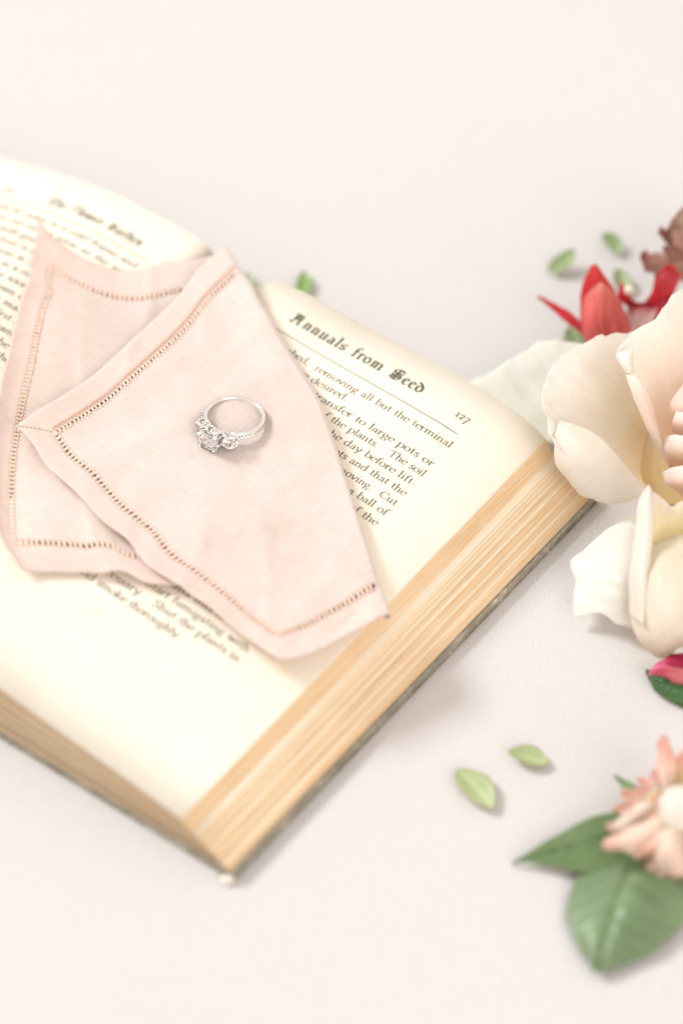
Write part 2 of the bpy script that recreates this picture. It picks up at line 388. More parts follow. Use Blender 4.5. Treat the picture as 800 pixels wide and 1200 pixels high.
G['F'] = (1.15, stem(.28, 0, 1.5)+[('s', [(.1, 1.48), (1.0, 1.48)]), ('s', [(.3, .8), (.8, .8)]), ('s', [(1.0, 1.48), (1.02, 1.2)])])
G['W'] = (1.9, [[(.12, 1.5), (.55, 0)], [(.55, 0), (.95, 1.45)], [(.95, 1.45), (1.35, 0)], [(1.35, 0), (1.75, 1.5)], sfoot(.14, 1.47), sfoot(1.75, 1.47)])
G['A'] = (1.4, [[(.7, 1.5), (.2, .02)], [(.66, 1.5), (1.2, .02)], sfoot(.2), sfoot(1.2, 0, .24), ('s', [(.36, .52), (1.0, .52)])])
G['1'] = (.62, [[(.3, .98), (.3, 0)], sfoot(.3), flag(.3, 1.0)])
G['2'] = (.86, [[(.14, .72), (.22, .92), (.42, .99), (.62, .9), (.66, .68), (.5, .4), (.12, .05)], ('b', [(.12, .07), (.74, .09)])])
G['6'] = (.86, [[(.66, 1.5), (.3, 1.15), (.12, .6)], arcp(.42, .42, .32, .42, 0, 360, 16)])
G['7'] = (.86, [('b', [(.1, .92), (.74, .92)]), [(.74, .92), (.42, .2), (.3, -.52)]])
# black letter: broad pen held at forty degrees, broken strokes with diamond heads
K = {}
def bstem(x, h=1.0, y0=0.0): return [[(x-.12, h-.14), (x+.02, h+.02), (x+.10, h-.1)], [(x+.03, h-.06), (x+.03, y0+.1)], [(x-.08, y0+.14), (x+.05, y0), (x+.20, y0+.12)]]
K['n'] = (.98, bstem(.2)+[[(.22, .78), (.5, 1.02), (.68, .86)], [(.66, .88), (.66, .12)], [(.56, .14), (.69, 0), (.84, .12)]])
K['m'] = (1.45, bstem(.2)+[[(.22, .78), (.46, 1.02), (.62, .86)], [(.6, .88), (.6, .12)], [(.5, .14), (.63, 0), (.74, .1)], [(.62, .78), (.9, 1.02), (1.08, .86)], [(1.06, .88), (1.06, .12)], [(.96, .14), (1.1, 0), (1.26, .12)]])
K['u'] = (.98, bstem(.2)+bstem(.64)+[[(.24, .1), (.44, .0), (.64, .2)]])
K['a'] = (.92, [[(.12, .8), (.34, 1.02), (.56, .84)], [(.58, .86), (.58, .12)], [(.5, .14), (.63, 0), (.78, .12)], [(.58, .58), (.26, .48)], [(.18, .5), (.14, .16)], [(.08, .2), (.28, 0), (.56, .2)]])
K['l'] = (.5, [[(.08, 1.52), (.2, 1.66), (.3, 1.54)], [(.22, 1.6), (.22, .1)], [(.1, .14), (.26, 0), (.42, .13)]])
K['s'] = (.78, [[(.66, .86), (.42, 1.04), (.14, .8)], [(.14, .84), (.2, .58), (.52, .5)], [(.5, .5), (.64, .24)], [(.66, .24), (.42, -.02), (.08, .16)], [(.1, .2), (.3, .22)]])
K['f'] = (.62, [[(.24, 1.42), (.24, .0)], [(.24, 1.4), (.4, 1.66), (.62, 1.5)], [(.04, .95), (.56, .97)], [(.12, .12), (.26, -.04)]])
K['r'] = (.7, bstem(.2)+[[(.24, .78), (.46, 1.02), (.62, .84)]])
K['o'] = (.92, [[(.14, .84), (.14, .2)], [(.14, .24), (.42, 0), (.66, .2)], [(.68, .2), (.68, .8)], [(.12, .8), (.42, 1.03), (.7, .8)]])
K['e'] = (.76, [[(.14, .84), (.14, .2)], [(.1, .22), (.38, 0), (.64, .18)], [(.12, .8), (.38, 1.03), (.6, .8)], [(.58, .8), (.2, .48)]])
K['d'] = (.92, [[(.14, .8), (.14, .2)], [(.12, .22), (.42, 0), (.68, .2)], [(.7, .2), (.68, .86), (.4, 1.2), (.02, 1.42)], [(.12, .78), (.4, .98), (.66, .9)]])
K['A'] = (1.55, [[(.1, 1.35), (.34, 1.62), (.66, 1.5), (.98, 1.62)], [(.98, 1.6), (.98, .12)], [(.9, .14), (1.08, 0), (1.3, .16)], [(.5, 1.5), (.34, 1.0), (.46, .6), (.3, .2), (.02, .02)], [(.3, .72), (1.0, .76)], [(.02, .04), (.3, .1), (.44, -.06)], [(.66, 1.5), (.66, .85)]])
K['S'] = (1.5, [[(1.25, 1.4), (.9, 1.66), (.4, 1.52), (.22, 1.2), (.5, .95), (1.0, .82), (1.24, .5)], [(1.24, .52), (1.1, .12), (.66, -.06), (.1, .2)], [(.12, .22), (.32, .42), (.5, .3)], [(.2, .96), (1.3, 1.1)], [(.16, .68), (1.2, .36)], [(.72, 1.56), (.68, .06)]])
K['h'] = (.98, [[(.08, 1.52), (.2, 1.66), (.3, 1.54)], [(.22, 1.6), (.22, .0)], [(.22, .78), (.5, 1.02), (.68, .86)], [(.68, .9), (.66, .1), (.5, -.2)]])
K['w'] = (1.4, bstem(.2)+bstem(.62)+[[(1.06, .95), (1.06, .2)], [(.24, .1), (.44, 0), (.64, .2), (.84, 0), (1.08, .2)]])
K['T'] = (1.3, [[(.1, 1.3), (.3, 1.6), (1.2, 1.5)], [(.3, 1.2), (.2, .5), (.5, 0), (1.0, .2)], [(.72, 1.5), (.72, .2)]])
K['F'] = (1.2, [[(.1, 1.3), (.3, 1.6), (1.1, 1.5)], [(.4, 1.5), (.4, .1), (.1, 0)], [(.4, .8), (.9, .85)]])
K['G'] = (1.4, [[(.9, 1.5), (.3, 1.3), (.2, .4), (.6, 0), (1.1, .3)], [(1.1, .3), (1.1, 1.0), (.7, 1.1)], [(.6, 1.5), (.6, .2)]])
def draw_text(s, u0, u1, v, xh, side=1, black=False, slant=0.0, lift=.05, wspace=.62, name='text_line', mat=None, parent_only=True, fitto=True):
    T = K if black else G
    thick, thin, nib = (.30, .075, math.radians(38)) if black else (.20, .065, math.radians(14))
    adv = 0; pos = []
    for ch in s:
        pos.append(adv); adv += wspace if ch == ' ' else T.get(ch, G.get(ch))[0]
    sx = (u1-u0)/(adv*xh) if fitto else 1.0
    A = Acc(); ns = 0
    for ch, a0 in zip(s, pos):
        if ch == ' ': continue
        g = T.get(ch, G.get(ch))[1]
        for st in g:
            flat = None
            if isinstance(st, tuple):
                if st[0] == 'd':
                    c = st[1]; r = .115; pts = None
                    ring = [(c[0]+r*math.cos(k*math.pi/4), c[1]+r*math.sin(k*math.pi/4)) for k in range(8)]
                    poly = [ring]
                else: flat = .085 if st[0] == 's' else .15; pts = st[1]
            else: pts = st
            quads = []
            if pts is not None:
                n = len(pts); L = []; R = []
                for i in range(n):
                    a = pts[max(i-1, 0)]; b2 = pts[min(i+1, n-1)]
                    dx, dy = b2[0]-a[0], b2[1]-a[1]; l = math.hypot(dx, dy)+1e-9
                    wd = flat if flat else thin+(thick-thin)*abs(math.sin(math.atan2(dy, dx)-nib))
                    nx_, ny_ = -dy/l*wd/2, dx/l*wd/2
                    L.append((pts[i][0]+nx_, pts[i][1]+ny_)); R.append((pts[i][0]-nx_, pts[i][1]-ny_))
                for i in range(n-1):
                    # split long strokes so they follow the bend of the page
                    quads.append([L[i], L[i+1], R[i+1], R[i]])
            else: quads = poly
            ns += 1
            for qd in quads:
                vv = []
                for (gx, gy) in qd:
                    gu = u0+(a0+gx+slant*gy)*xh*sx; gv = v-gy*xh
                    z = page_h(gu, gv)+lift+.004*(ns % 5); x, y = B2W(gu, gv); vv.append((x, y, z))
                A.add(vv, [tuple(range(len(vv)))])
    return part(book, name, A.v, A.f, mat or M_INK, smooth=False)
def rule(u0, u1, v0, v1, wdt, n=60):
    A = []; F = []
    for i in range(n+1):
        a = i/n; u = u0+(u1-u0)*a; v = v0+(v1-v0)*a
        for d in (-wdt/2, wdt/2):
            x, y = B2W(u, v+d); A.append((x, y, page_h(u, v+d)+.05))
        if i: F.append((2*i-2, 2*i, 2*i+1, 2*i-1))
    part(book, 'heading_rule', A, F, M_INK2, smooth=False)
XH = 1.66
draw_text('Annuals from Seed', 30.6, 78.6, 12.3, 2.55, black=True, name='page_heading', mat=M_INK2, wspace=.75)
draw_text('127', 90.9, 95.6, 13.0, 1.9, name='page_number', mat=M_INK2)
rule(20, 95.6, 17.3, 18.0, .28)
for s_, a, b_, v in [
 ('disturbed,', 30.5, 46.0, 23.4), ('removing all but the terminal', 48.4, 96.8, 23.6),
 ('buds are desired.', 34.5, 63.3, 27.9),
 ('soil, transfer to large pots or', 46.0, 96.9, 32.4),
 ('care of the plants.', 52.0, 80.8, 36.8), ('The soil', 84.6, 97.0, 36.9),
 ('wet the day before lift-', 58.5, 97.1, 41.4),
 ('the roots and that the', 62.5, 96.9, 45.9),
 ('in moving.', 72.5, 88.6, 50.4), ('Cut', 91.3, 97.0, 50.4),
 ('with a ball of', 75.5, 97.0, 54.9), ('of the', 87.4, 97.0, 59.4),
 ('plants this is when', 62, 95.4, 111.8), ('Start fumigating with', 60.6, 95.8, 115.9),
 ('necessary.', 46.0, 62.7, 120.0), ('Shut the plants in', 66.4, 95.8, 120.1), ('and smoke thoroughly.', 43.6, 79.2, 124.4)]:
    draw_text(s_, a, b_, v, XH)
draw_text('The Flower Garden', -61.5, -24.5, 14.0, 2.3, black=True, name='page_heading', mat=M_INK2, wspace=.8)
draw_text('126', -80.5, -75.5, 14.5, 1.9, name='page_number', mat=M_INK2)
rule(-97, -18.5, 17.6, 17.4, .3)
words = 'the seed should be sown in a cold frame and the young plants set out as soon as the soil is warm in spring with good loam under them when all danger of frost is over many of the annuals do well and bloom in the first summer'.split()
k = 0
for r in range(13):
    ln = []
    while len(' '.join(ln)) < 42: ln.append(words[k % len(words)]); k += 1
    draw_text(' '.join(ln), -97.2, -19.5, 22.2+4.5*r, XH, lift=.06)

# ------------------------------------------------------------------ napkin (folded hemstitched linen)
def support(x, y):
    u, v = W2B(x, y)
    uc = min(max(u, -PW), PW)
    if -26 < uc < 27:
        a = (uc+26)/53; z = page_h(-26, v)*(1-a)+page_h(27, v)*a-.8*math.sin(math.pi*a)
    else: z = page_h(uc, v)
    if u > PW-2: z = page_h(PW-6, v)-max(0, u-PW+2)*.02
    return z
def Wz(px, py, off):
    z = 26.
    for _ in range(12):
        p = V(px, py, z); z = support(p[0], p[1])+off
    p = V(px, py, z); return (p[0], p[1], off)
class Cloth:
    """Coons patch between four traced edges; third coordinate is the lift above the book"""
    def __init__(s, top, bot, left, right):
        s.c = [arc_curve([Wz(*p) for p in q]) for q in (top, bot, left, right)]
    def __call__(s, a, t):      # a: left->right, t: top->bottom
        T, B_, L, R = s.c
        c00, c10, c01, c11 = T(0), T(1), B_(0), B_(1)
        return (1-t)*T(a)+t*B_(a)+(1-a)*L(t)+a*R(t)-((1-a)*(1-t)*c00+a*(1-t)*c10+(1-a)*t*c01+a*t*c11)
def creases(x, y):
    z = .55*noise.noise(Vector((x*.035, y*.035, 2.3)))
    z += .22*noise.noise(Vector((x*.09, y*.09, 7.1)))
    q = abs(noise.noise(Vector((x*.05+4, y*.022+1, 5.))))            # soft pressed folds
    z += .7*max(0, .22-q)/.22*.5
    z += .9*noise.noise(Vector((x*.018+2, y*.03, 3.7)))
    return z
def ridge(p, a, b, width, height):
    a = np.array(a[:2]); b = np.array(b[:2]); d = b-a; L = np.linalg.norm(d); d /= L
    r = np.array(p[:2])-a; t = r@d; n = abs(r[0]*d[1]-r[1]*d[0])
    e = 1/(1+math.exp(-(t)/6))*1/(1+math.exp((t-L)/6))
    return height*math.exp(-(n/width)**2)*e
napkin = thing('folded_napkin', 'blush pink linen napkin with hemstitched border, folded and laid across the open book', 'napkin', (-35, 20, 0))

front = Cloth(
 [(19, 504, 9), (41, 489, 8), (84, 461, 6), (123, 432, 5), (169, 390, 4.2), (208, 351, 4), (234, 318, 4), (265, 290, 5)],
 [(328, 775, 5), (341, 774, 5), (358, 771, 5), (385, 759, 4.6), (410, 746, 4), (435, 734, 3.5), (455, 724, 3)],
 [(19, 504, 9), (37, 521, 8), (58, 553, 6.2), (88, 579, 5), (118, 612, 4.6), (150, 637, 4.2), (172, 664, 4), (206, 686, 3.8), (240, 709, 3.8), (270, 734, 4.2), (298, 755, 5), (328, 775, 5)],
 [(265, 290, 5), (280, 318, 5), (292, 334, 4.6), (306, 362, 4.2), (336, 410, 4), (368, 462, 4), (390, 519, 4), (413, 590, 4), (430, 645, 4), (444, 692, 3.6), (455, 724, 3)])
back = Cloth(
 [(45, 259, 9), (65, 279, 7), (97, 299, 5), (123, 309, 3.5), (141, 313, 2.6), (162, 311, 3), (185, 302, 3.4), (196, 299, 3.5), (209, 302, 3), (234, 299, 2.2), (265, 296, 1.5)],
 [(20, 655, 5), (27, 667, 3.4), (40, 670, 2.0), (62, 671, 1.5), (100, 672, 1.3), (122, 674, 1.6), (131, 671, 2.6), (147, 673, 2.2), (173, 686, 1.4), (205, 689, 1.2), (250, 692, 1), (330, 700, .9), (425, 716, .9), (455, 727, .9)],
 [(45, 259, 9), (41, 286, 8.6), (34, 308, 9.5), (37, 320, 8.4), (28, 342, 8.5), (19, 376, 8.5), (10, 417, 8.5), (2, 450, 8.5), (-7, 510, 9), (-8, 570, 8.4), (0, 625, 7), (20, 655, 5)],
 [(265, 296, 1.5), (280, 322, 1), (306, 366, .9), (336, 414, .9), (368, 466, .9), (390, 523, .9), (413, 594, .9), (430, 649, .9), (444, 696, .9), (455, 728, .9)])

def band(knots, n):
    """grid lines: knots list of (param, is_gap_after) with n cells per mm-ish"""
def build_layer(cl, ah, th0, th1, gap, name, frontside, zfun, right_hem=False):
    """ah(t): hem width in a; th0/th1: hem widths at top and bottom in t. The drawn-thread row is a real gap."""
    NA, NT = 96, 110
    A_in = lambda a, t: a
    ga, gt = gap
    a_ref = np.r_[np.linspace(0, .1, 9), np.linspace(.1+.004, 1, NA)]      # reference params; .1..(.104) is the gap column
    t_ref = np.r_[np.linspace(0, .1, 9), np.linspace(.104, .896, NT), np.linspace(.9, 1, 9)]
    def amap(ar, t):
        h = ah(t)
        if ar <= .1: return ar/.1*h
        return h+ga(t)+(ar-.104)/(1-.104)*(1-h-ga(t))
    def tmap(tr, a):
        h0, h1 = th0(a), th1(a)
        if tr <= .1: return tr/.1*h0
        if tr >= .9: return 1-(1-tr)/.1*h1
        return h0+gt+(tr-.104)/(.896-.104)*(1-h0-h1-2*gt)
    n, mm_ = len(a_ref), len(t_ref)
    def pt(ar, tr):
        a = amap(ar, tr); t = tmap(tr, a); a = amap(ar, t)
        p = cl(a, t); x, y, o_ = p
        z = support(x, y)+zfun(x, y, o_, a, t)
        hem = (ar < .1) or (tr < .1) or (tr > .9)
        return (x, y, z+(.15 if hem else 0)), (a, t)
    P = []; UV = []
    for ar in a_ref:
        for tr in t_ref:
            p, q = pt(ar, tr); P.append(p); UV.append((p[0]*math.cos(.7)+p[1]*math.sin(.7), -p[0]*math.sin(.7)+p[1]*math.cos(.7)))
    ia = 8; it0 = 8; it1 = 8+NT
    a_gap = lambda i: i == ia
    def skip(i, j):
        ingap = (a_gap(i) and 8 < j < it1) or (j in (it0, it1) and ia < i < n-3)
        corner = False
        return ingap
    F = grid_faces(n, mm_, skip); mi = []
    for i in range(n-1):
        for j in range(mm_-1):
            if skip(i, j): continue
            mi.append(1 if (i < ia or j < it0 or j > it1) else 0)
    F = [f if frontside else f for f in F]
    # --- bridging thread bars across the gap
    bars = Acc()
    idx = lambda i, j: np.array(P[i*mm_+j])
    def ladder(pa, pb, pitch=1.5):
        pa = np.array(pa); pb = np.array(pb); mid = (pa+pb)/2
        L = np.r_[0, np.cumsum(np.linalg.norm(np.diff(mid, axis=0), axis=1))]
        nbar = int(L[-1]/pitch); rg = random.Random(5)
        for k in range(nbar):
            s = (k+.5)*pitch+rg.uniform(-.12, .12)
            A_ = np.array([np.interp(s, L, pa[:, c]) for c in range(3)]); B_ = np.array([np.interp(s, L, pb[:, c]) for c in range(3)])
            d = B_-A_; l = np.linalg.norm(d)+1e-6
            t = np.array([np.interp(s+.5, L, mid[:, c]) for c in range(3)])-np.array([np.interp(s-.5, L, mid[:, c]) for c in range(3)]); t /= np.linalg.norm(t)+1e-6
            wv = rg.uniform(.36, .48)
            pts = [A_-d*.15+[0, 0, .15]]+[A_+d*f+t*0 for f in (.1, .5, .9)]+[B_+d*.15+[0, 0, .15]]
            v_, f_ = tube_mesh(pts, [wv*1.25, wv*1.1, wv*.72, wv*1.1, wv*1.25], 5); bars.add(v_, f_)
            # small whipping stitches biting the cloth on both sides
            for q, sg in ((A_, -1), (B_, 1)):
                e = d/l*sg
                v_, f_ = tube_mesh([q+t*.72+[0, 0, .18], q+t*.66+e*.45+[0, 0, .26], q+t*.6+e*rg.uniform(.7, 1.1)+[0, 0, .12]], .11, 4); bars.add(v_, f_)
    ladder([idx(ia, j) for j in range(it0, it1+2)], [idx(ia+1, j) for j in range(it0, it1+2)])
    ladder([idx(i, it0) for i in range(ia, n)], [idx(i, it0+1) for i in range(ia, n)])
    ladder([idx(i, it1) for i in range(ia, n)], [idx(i, it1+1) for i in range(ia, n)])
    return P, UV, F, mi, bars, n, mm_, pt
def lowpass(p): return 1
RID = [(V(120, 560, 27), V(330, 430, 30), 4.5, .9), (V(200, 640, 26), V(410, 585, 27), 6, 1.0), (V(290, 330, 31), V(330, 470, 29), 5, .8), (V(150, 470, 28), V(250, 400, 30), 3.5, .6)]
def zback(x, y, o_, a, t):
    z = .9+(o_-.9)*max(0, 1-a/.6)/max(.02, 1-a)+creases(x, y)*1.3
    z = max(z, .55)
    return z
Pb, UVb, Fb, mb, barb, nb, mb_, _ = build_layer(back, lambda t: .115*(1-t)+.045*t, lambda a: .09, lambda a: .072, (lambda t: .016*(1-t)+.0092*t, .010), 'back', False, zback)
bvb = BVHTree.FromPolygons([Vector(p) for p in Pb], grid_faces(nb, mb_))
def zfront(x, y, o_, a, t):
    z = o_+creases(x+60, y)*1.5+.35*noise.noise(Vector((x*.02, y*.05, 9)))
    for A_, B_, w_, h_ in RID: z += ridge((x, y), A_, B_, w_, h_)
    # keep clear of the lower layer, which rises towards its left hem
    u, v = W2B(x, y)
    e = min(t, 1-t, a*.8)
    z += .9*math.exp(-(e/.03)**2)*(.5+noise.noise(Vector((x*.07, y*.07, 4))))
    s_ = support(x, y); h = -9
    for dx, dy in ((0, 0), (2.5, 0), (-2.5, 0), (0, 2.5), (0, -2.5)):
        q = bvb.ray_cast(Vector((x+dx, y+dy, 90)), Vector((0, 0, -1)))
        if q[0]: h = max(h, q[0].z-s_)
    lo = max(h+.9, 1.2); d = z-lo
    return lo+(d if d > 3 else math.log1p(math.exp(d*2))/2)     # soft maximum
Pf, UVf, Ff, mf, barf, nf, mf_, ptf = build_layer(front, lambda t: .080*(1-t)+.112*t+.075*t**5, lambda a: .078-.004*a, lambda a: .078-.003*a, (lambda t: .0115*(1-t)+.024*t, .009), 'front', True, zfront)
# fold strip joining the right-hand ends of both layers
Pall = list(Pb)+list(Pf); UVa = list(UVb)+list(UVf); ofs = len(Pb)
Fall = [tuple(f) for f in Fb]+[tuple(k+ofs for k in f)[::1] for f in Ff]; mall = list(mb)+list(mf)
eb = [np.array(Pb[(nb-1)*mb_+j]) for j in range(mb_)]; ef = [np.array(Pf[(nf-1)*mf_+j]) for j in range(mf_)]
base = len(Pall); K_ = 7
for j in range(mb_):
    A_, B_ = eb[j], ef[j]; jj = min(j+1, mb_-1); j0 = max(j-1, 0)
    t = ef[jj]-ef[j0]; t[2] = 0; t /= np.linalg.norm(t); outd = np.array([-t[1], t[0], 0])
    if outd[0] < 0: outd = -outd
    r = abs(B_[2]-A_[2])/2
    for k in range(K_):
        a = math.pi*k/(K_-1); c = (A_+B_)/2; h = (B_-A_)/2
        Pall.append(tuple(c-h*math.cos(a)+outd*r*.4*math.sin(a))); UVa.append(UVb[(nb-1)*mb_+j])
for j in range(mb_-1):
    for k in range(K_-1):
        a = base+j*K_+k; Fall.append((a, a+K_, a+K_+1, a+1)); mall.append(0)
cloth = part(napkin, 'linen_cloth', Pall, Fall, [M_LINEN, M_HEM], midx=mall, uvs=UVa, thick=.2, off=0)
part(napkin, 'hemstitch', barb.v, barb.f, M_THREAD); part(napkin, 'hemstitch', barf.v, barf.f, M_THREAD)
# the brown fold-line and second stitch row along the upper hem, and the mitred corner seam
def seam(pts, r, name='seam', mat=None):
    v_, f_ = tube_mesh(pts, r, 5); return v_, f_
sa = Acc()
pts = [np.array(ptf(.1002+.9*i/90*.995, .088)[0])+[0, 0, .12] for i in range(91)]
v_, f_ = tube_mesh(pts, .16, 5); sa.add(v_, f_)
for i in range(0, 90):
    p = pts[i]; q = pts[min(i+1, 90)]; d = q-p; dn = np.array([-d[1], d[0], 0]); dn /= np.linalg.norm(dn)+1e-9
    if dn[1] < 0: dn = -dn
    v_, f_ = tube_mesh([p, p+dn*.6+[0, 0, .1], p+dn*1.2+d*.3], .10, 4); sa.add(v_, f_)
part(napkin, 'hem_seam', sa.v, sa.f, M_SEAM)
sa = Acc()
c0, c1 = np.array(ptf(.005, .004)[0]), np.array(ptf(.095, .095)[0])
for i in range(9):
    a, b_ = (i+.1)/9, (i+.75)/9
    p, q = c0+(c1-c0)*a, c0+(c1-c0)*b_
    pa = np.array(ptf(.095*a+.004, .095*a+.003)[0])+[0, 0, .22]; pb = np.array(ptf(.095*b_+.004, .095*b_+.003)[0])+[0, 0, .22]
    v_, f_ = tube_mesh([pa, pb], .12, 4); sa.add(v_, f_)
part(napkin, 'corner_seam', sa.v, sa.f, M_SEAM)

# ------------------------------------------------------------------ ring
bv = BVHTree.FromPolygons([Vector(p) for p in Pf], [f if len(f) else f for f in Ff])
def cloth_z(x, y):
    h = bv.ray_cast(Vector((x, y, 80)), Vector((0, 0, -1))); return h[0].z if h[0] else 28
rc = Wz(275, 488, 5); zc = cloth_z(rc[0], rc[1])
ring = thing('engagement_ring', 'white gold ring with a round diamond between two small pink stones, lying on the napkin', 'ring', (rc[0], rc[1], zc+1.1))
ring.rotation_euler = (0, 0, math.radians(-123))
tilt = Matrix.Rotation(math.radians(-6), 4, 'Y')
def rpart(name, v, f, mat, smooth=True, parent=None):
    vv = [tuple(tilt @ Vector(p)+Vector((0, 0, .45))) for p in v]
    return link_mesh(name, vv, f, mat, parent=parent or ring, smooth=smooth)
RI = 7.65
v_ = []; f_ = []; NS, NP = 128, 16
for i in range(NS):
    th = 2*math.pi*i/NS; c = math.cos(th)
    hw = 1.02+.2*max(0, c)**2          # half width across the finger
    tk = 1.1+.3*max(0, c)            # radial thickness
    if c > .86: tk = .7; hw = .8
    for k in range(NP):
        an = 2*math.pi*k/NP; ca, sa_ = math.cos(an), math.sin(an)
        ex = math.copysign(abs(ca)**.75, ca); ey = math.copysign(abs(sa_)**.75, sa_)
        r = RI+tk/2+tk/2*ex; v_.append((r*math.cos(th), r*math.sin(th), hw*ey))
for i in range(NS):
    for k in range(NP): f_.append((i*NP+k, ((i+1) % NS)*NP+k, ((i+1) % NS)*NP+(k+1) % NP, i*NP+(k+1) % NP))
rpart('shank', v_, f_, M_GOLD)
def brilliant(center, normal, R):
    nrm = Vector(normal).normalized(); a = nrm.orthogonal().normalized(); b2 = nrm.cross(a)
    def q(r, an, h): return Vector(center)+a*(r*R*math.cos(an))+b2*(r*R*math.sin(an))+nrm*(h*R)
    V_ = []; F_ = []
    p = math.pi/8
    tab = [q(.56, 2*p*k, .34) for k in range(8)]; star = [q(.80, 2*p*k+p, .22) for k in range(8)]
    g1_ = [q(1, p*k, .03) for k in range(16)]; g2_ = [q(1, p*k, -.04) for k in range(16)]
    low = [q(.35, 2*p*k+p, -.62) for k in range(8)]; cul = [q(0, 0, -.86)]
    V_ = tab+star+g1_+g2_+low+cul; T, S_, A1, A2, Lw, C_ = 0, 8, 16, 32, 48, 56
    F_.append(tuple(range(8)))
    for k in range(8):
        k1 = (k+1) % 8; km = (k-1) % 8
        F_.append((T+k, S_+k, T+k1))
        F_.append((T+k, S_+km, A1+2*k, S_+k))
        F_.append((S_+k, A1+2*k, A1+2*k+1)); F_.append((S_+k, A1+2*k+1, A1+(2*k+2) % 16))
        F_.append((A2+2*k, A2+(2*k+1) % 16, Lw+k)); F_.append((A2+(2*k+1) % 16, A2+(2*k+2) % 16, Lw+k))
        F_.append((A2+2*k, Lw+k, C_, Lw+km))
    for k in range(16): F_.append((A1+k, A2+k, A2+(k+1) % 16, A1+(k+1) % 16))
    bm = bmesh.new(); vs_ = [bm.verts.new(x) for x in V_]
    for f in F_: bm.faces.new([vs_[i] for i in f])
    bmesh.ops.recalc_face_normals(bm, faces=bm.faces); bm.verts.index_update()
    r = [tuple(x.co) for x in bm.verts], [tuple(x.index for x in f.verts) for f in bm.faces]; bm.free(); return r
def pol(r, deg, z=0): return np.array((r*math.cos(math.radians(deg)), r*math.sin(math.radians(deg)), z))
m, t, b = nt('pale_pink_stone'); b.inputs['Base Color'].default_value = (1, .86, .86, 1); b.inputs['Roughness'].default_value = 0
b.inputs['IOR'].default_value = 1.9; b.inputs['Transmission Weight'].default_value = .92; M_STONE2 = m
CR, CD = 3.35, 13.0
v_, f_ = brilliant(pol(CD, 0), (1, 0, 0), CR); rpart('centre_stone', v_, f_, M_DIAMOND, False)
SD = 11.2
for sg in (-1, 1):
    v_, f_ = brilliant(pol(SD, sg*27), pol(1, sg*27), 1.75); rpart('side_stone', v_, f_, M_STONE2, False)
# gallery: trellis arches that carry the stones, built as round wire
gal = Acc()
def wire(P, r): v_, f_ = tube_mesh(np.array([cr(P, i/24) for i in range(25)]), r, 8); gal.add(v_, f_)
for z_ in (-1, 1):
    # centre stone arches
    wire([pol(8.9, -16, z_*1.5), pol(10.4, -13, z_*2.3), pol(12.2, -5.5, z_*2.55), pol(12.9, 0, z_*2.6), pol(12.2, 5.5, z_*2.55), pol(10.4, 13, z_*2.3), pol(8.9, 16, z_*1.5)], .42)
    wire([pol(9.0, -7, z_*1.0), pol(10.8, -3.5, z_*2.0), pol(11.6, 0, z_*2.3), pol(10.8, 3.5, z_*2.0), pol(9.0, 7, z_*1.0)], .32)
    for sg in (-1, 1):
        wire([pol(8.8, sg*40, z_*1.1), pol(10.4, sg*38, z_*1.6), pol(11.4, sg*30, z_*1.8), pol(11.5, sg*24, z_*1.85), pol(10.6, sg*17, z_*1.7), pol(9.0, sg*15, z_*1.2)], .38)
        wire([pol(8.9, sg*33, z_*.9), pol(10.1, sg*29, z_*1.5), pol(8.9, sg*22, z_*.9)], .2)
        wire([pol(9.2, sg*20, z_*.5), pol(11.0, sg*14.5, z_*1.4), pol(12.4, sg*13, z_*1.55)], .25)
# collar under each stone
def loop(center, normal, R, r):
    nrm = Vector(normal).normalized(); a = nrm.orthogonal().normalized(); b2 = nrm.cross(a); c = Vector(center)
    P = [tuple(c+a*(R*math.cos(k*math.pi/16))+b2*(R*math.sin(k*math.pi/16))) for k in range(32)]
    v_, f_ = tube_mesh(P, r, 8, closed=True); gal.add(v_, f_)
loop(pol(CD-1.7, 0), (1, 0, 0), 1.8, .24)
for sg in (-1, 1): loop(pol(SD-1.0, sg*27), pol(1, sg*27), 1.15, .2)
rpart('gallery', gal.v, gal.f, M_GOLD)
for dy, dz in ((1, 1), (1, -1), (-1, 1), (-1, -1)):
    s = .707*CR*1.02
    v_, f_ = tube_mesh([(CD-2.6, dy*s*.6, dz*s*.6), (CD-1, dy*s*.93, dz*s*.93), (CD+.1, dy*s*1.05, dz*s*1.05), (CD+.75, dy*s*.95, dz*s*.95), (CD+.95, dy*s*.78, dz*s*.78)], [.24, .27, .3, .3, .16], 8)
    rpart('prong', v_, f_, M_GOLD)
for sg in (-1, 1):
    c = pol(SD, sg*27); nr = pol(1, sg*27); tg = np.array((-nr[1], nr[0], 0))
    for dt, dz in ((1, 1), (1, -1), (-1, 1), (-1, -1)):
        s = .707*1.75*1.03
        v_, f_ = tube_mesh([c-nr*1.4+tg*dt*s*.6+[0, 0, dz*s*.6], c-nr*.4+tg*dt*s+[0, 0, dz*s], c+nr*.35+tg*dt*s*1.02+[0, 0, dz*s*1.02], c+nr*.6+tg*dt*s*.8+[0, 0, dz*s*.8]], [.18, .2, .2, .12], 7)
        rpart('prong', v_, f_, M_GOLD)
    for k in range(5):
        dg = sg*(41+k*6.6); rr = 9.45-.05*k
        v_, f_ = brilliant(pol(rr, dg), pol(1, dg), .62-.04*k); rpart('accent_stone', v_, f_, M_DIAMOND, False)
        gb = Acc()
        for z_ in (-1, 1):
            v_, f_ = tube_mesh([pol(rr-.5, dg+3.2*sg, z_*.55), pol(rr+.16, dg+3.2*sg, z_*.5)], .12, 7); gb.add(v_, f_)
        rpart('bead_setting', gb.v, gb.f, M_GOLD)

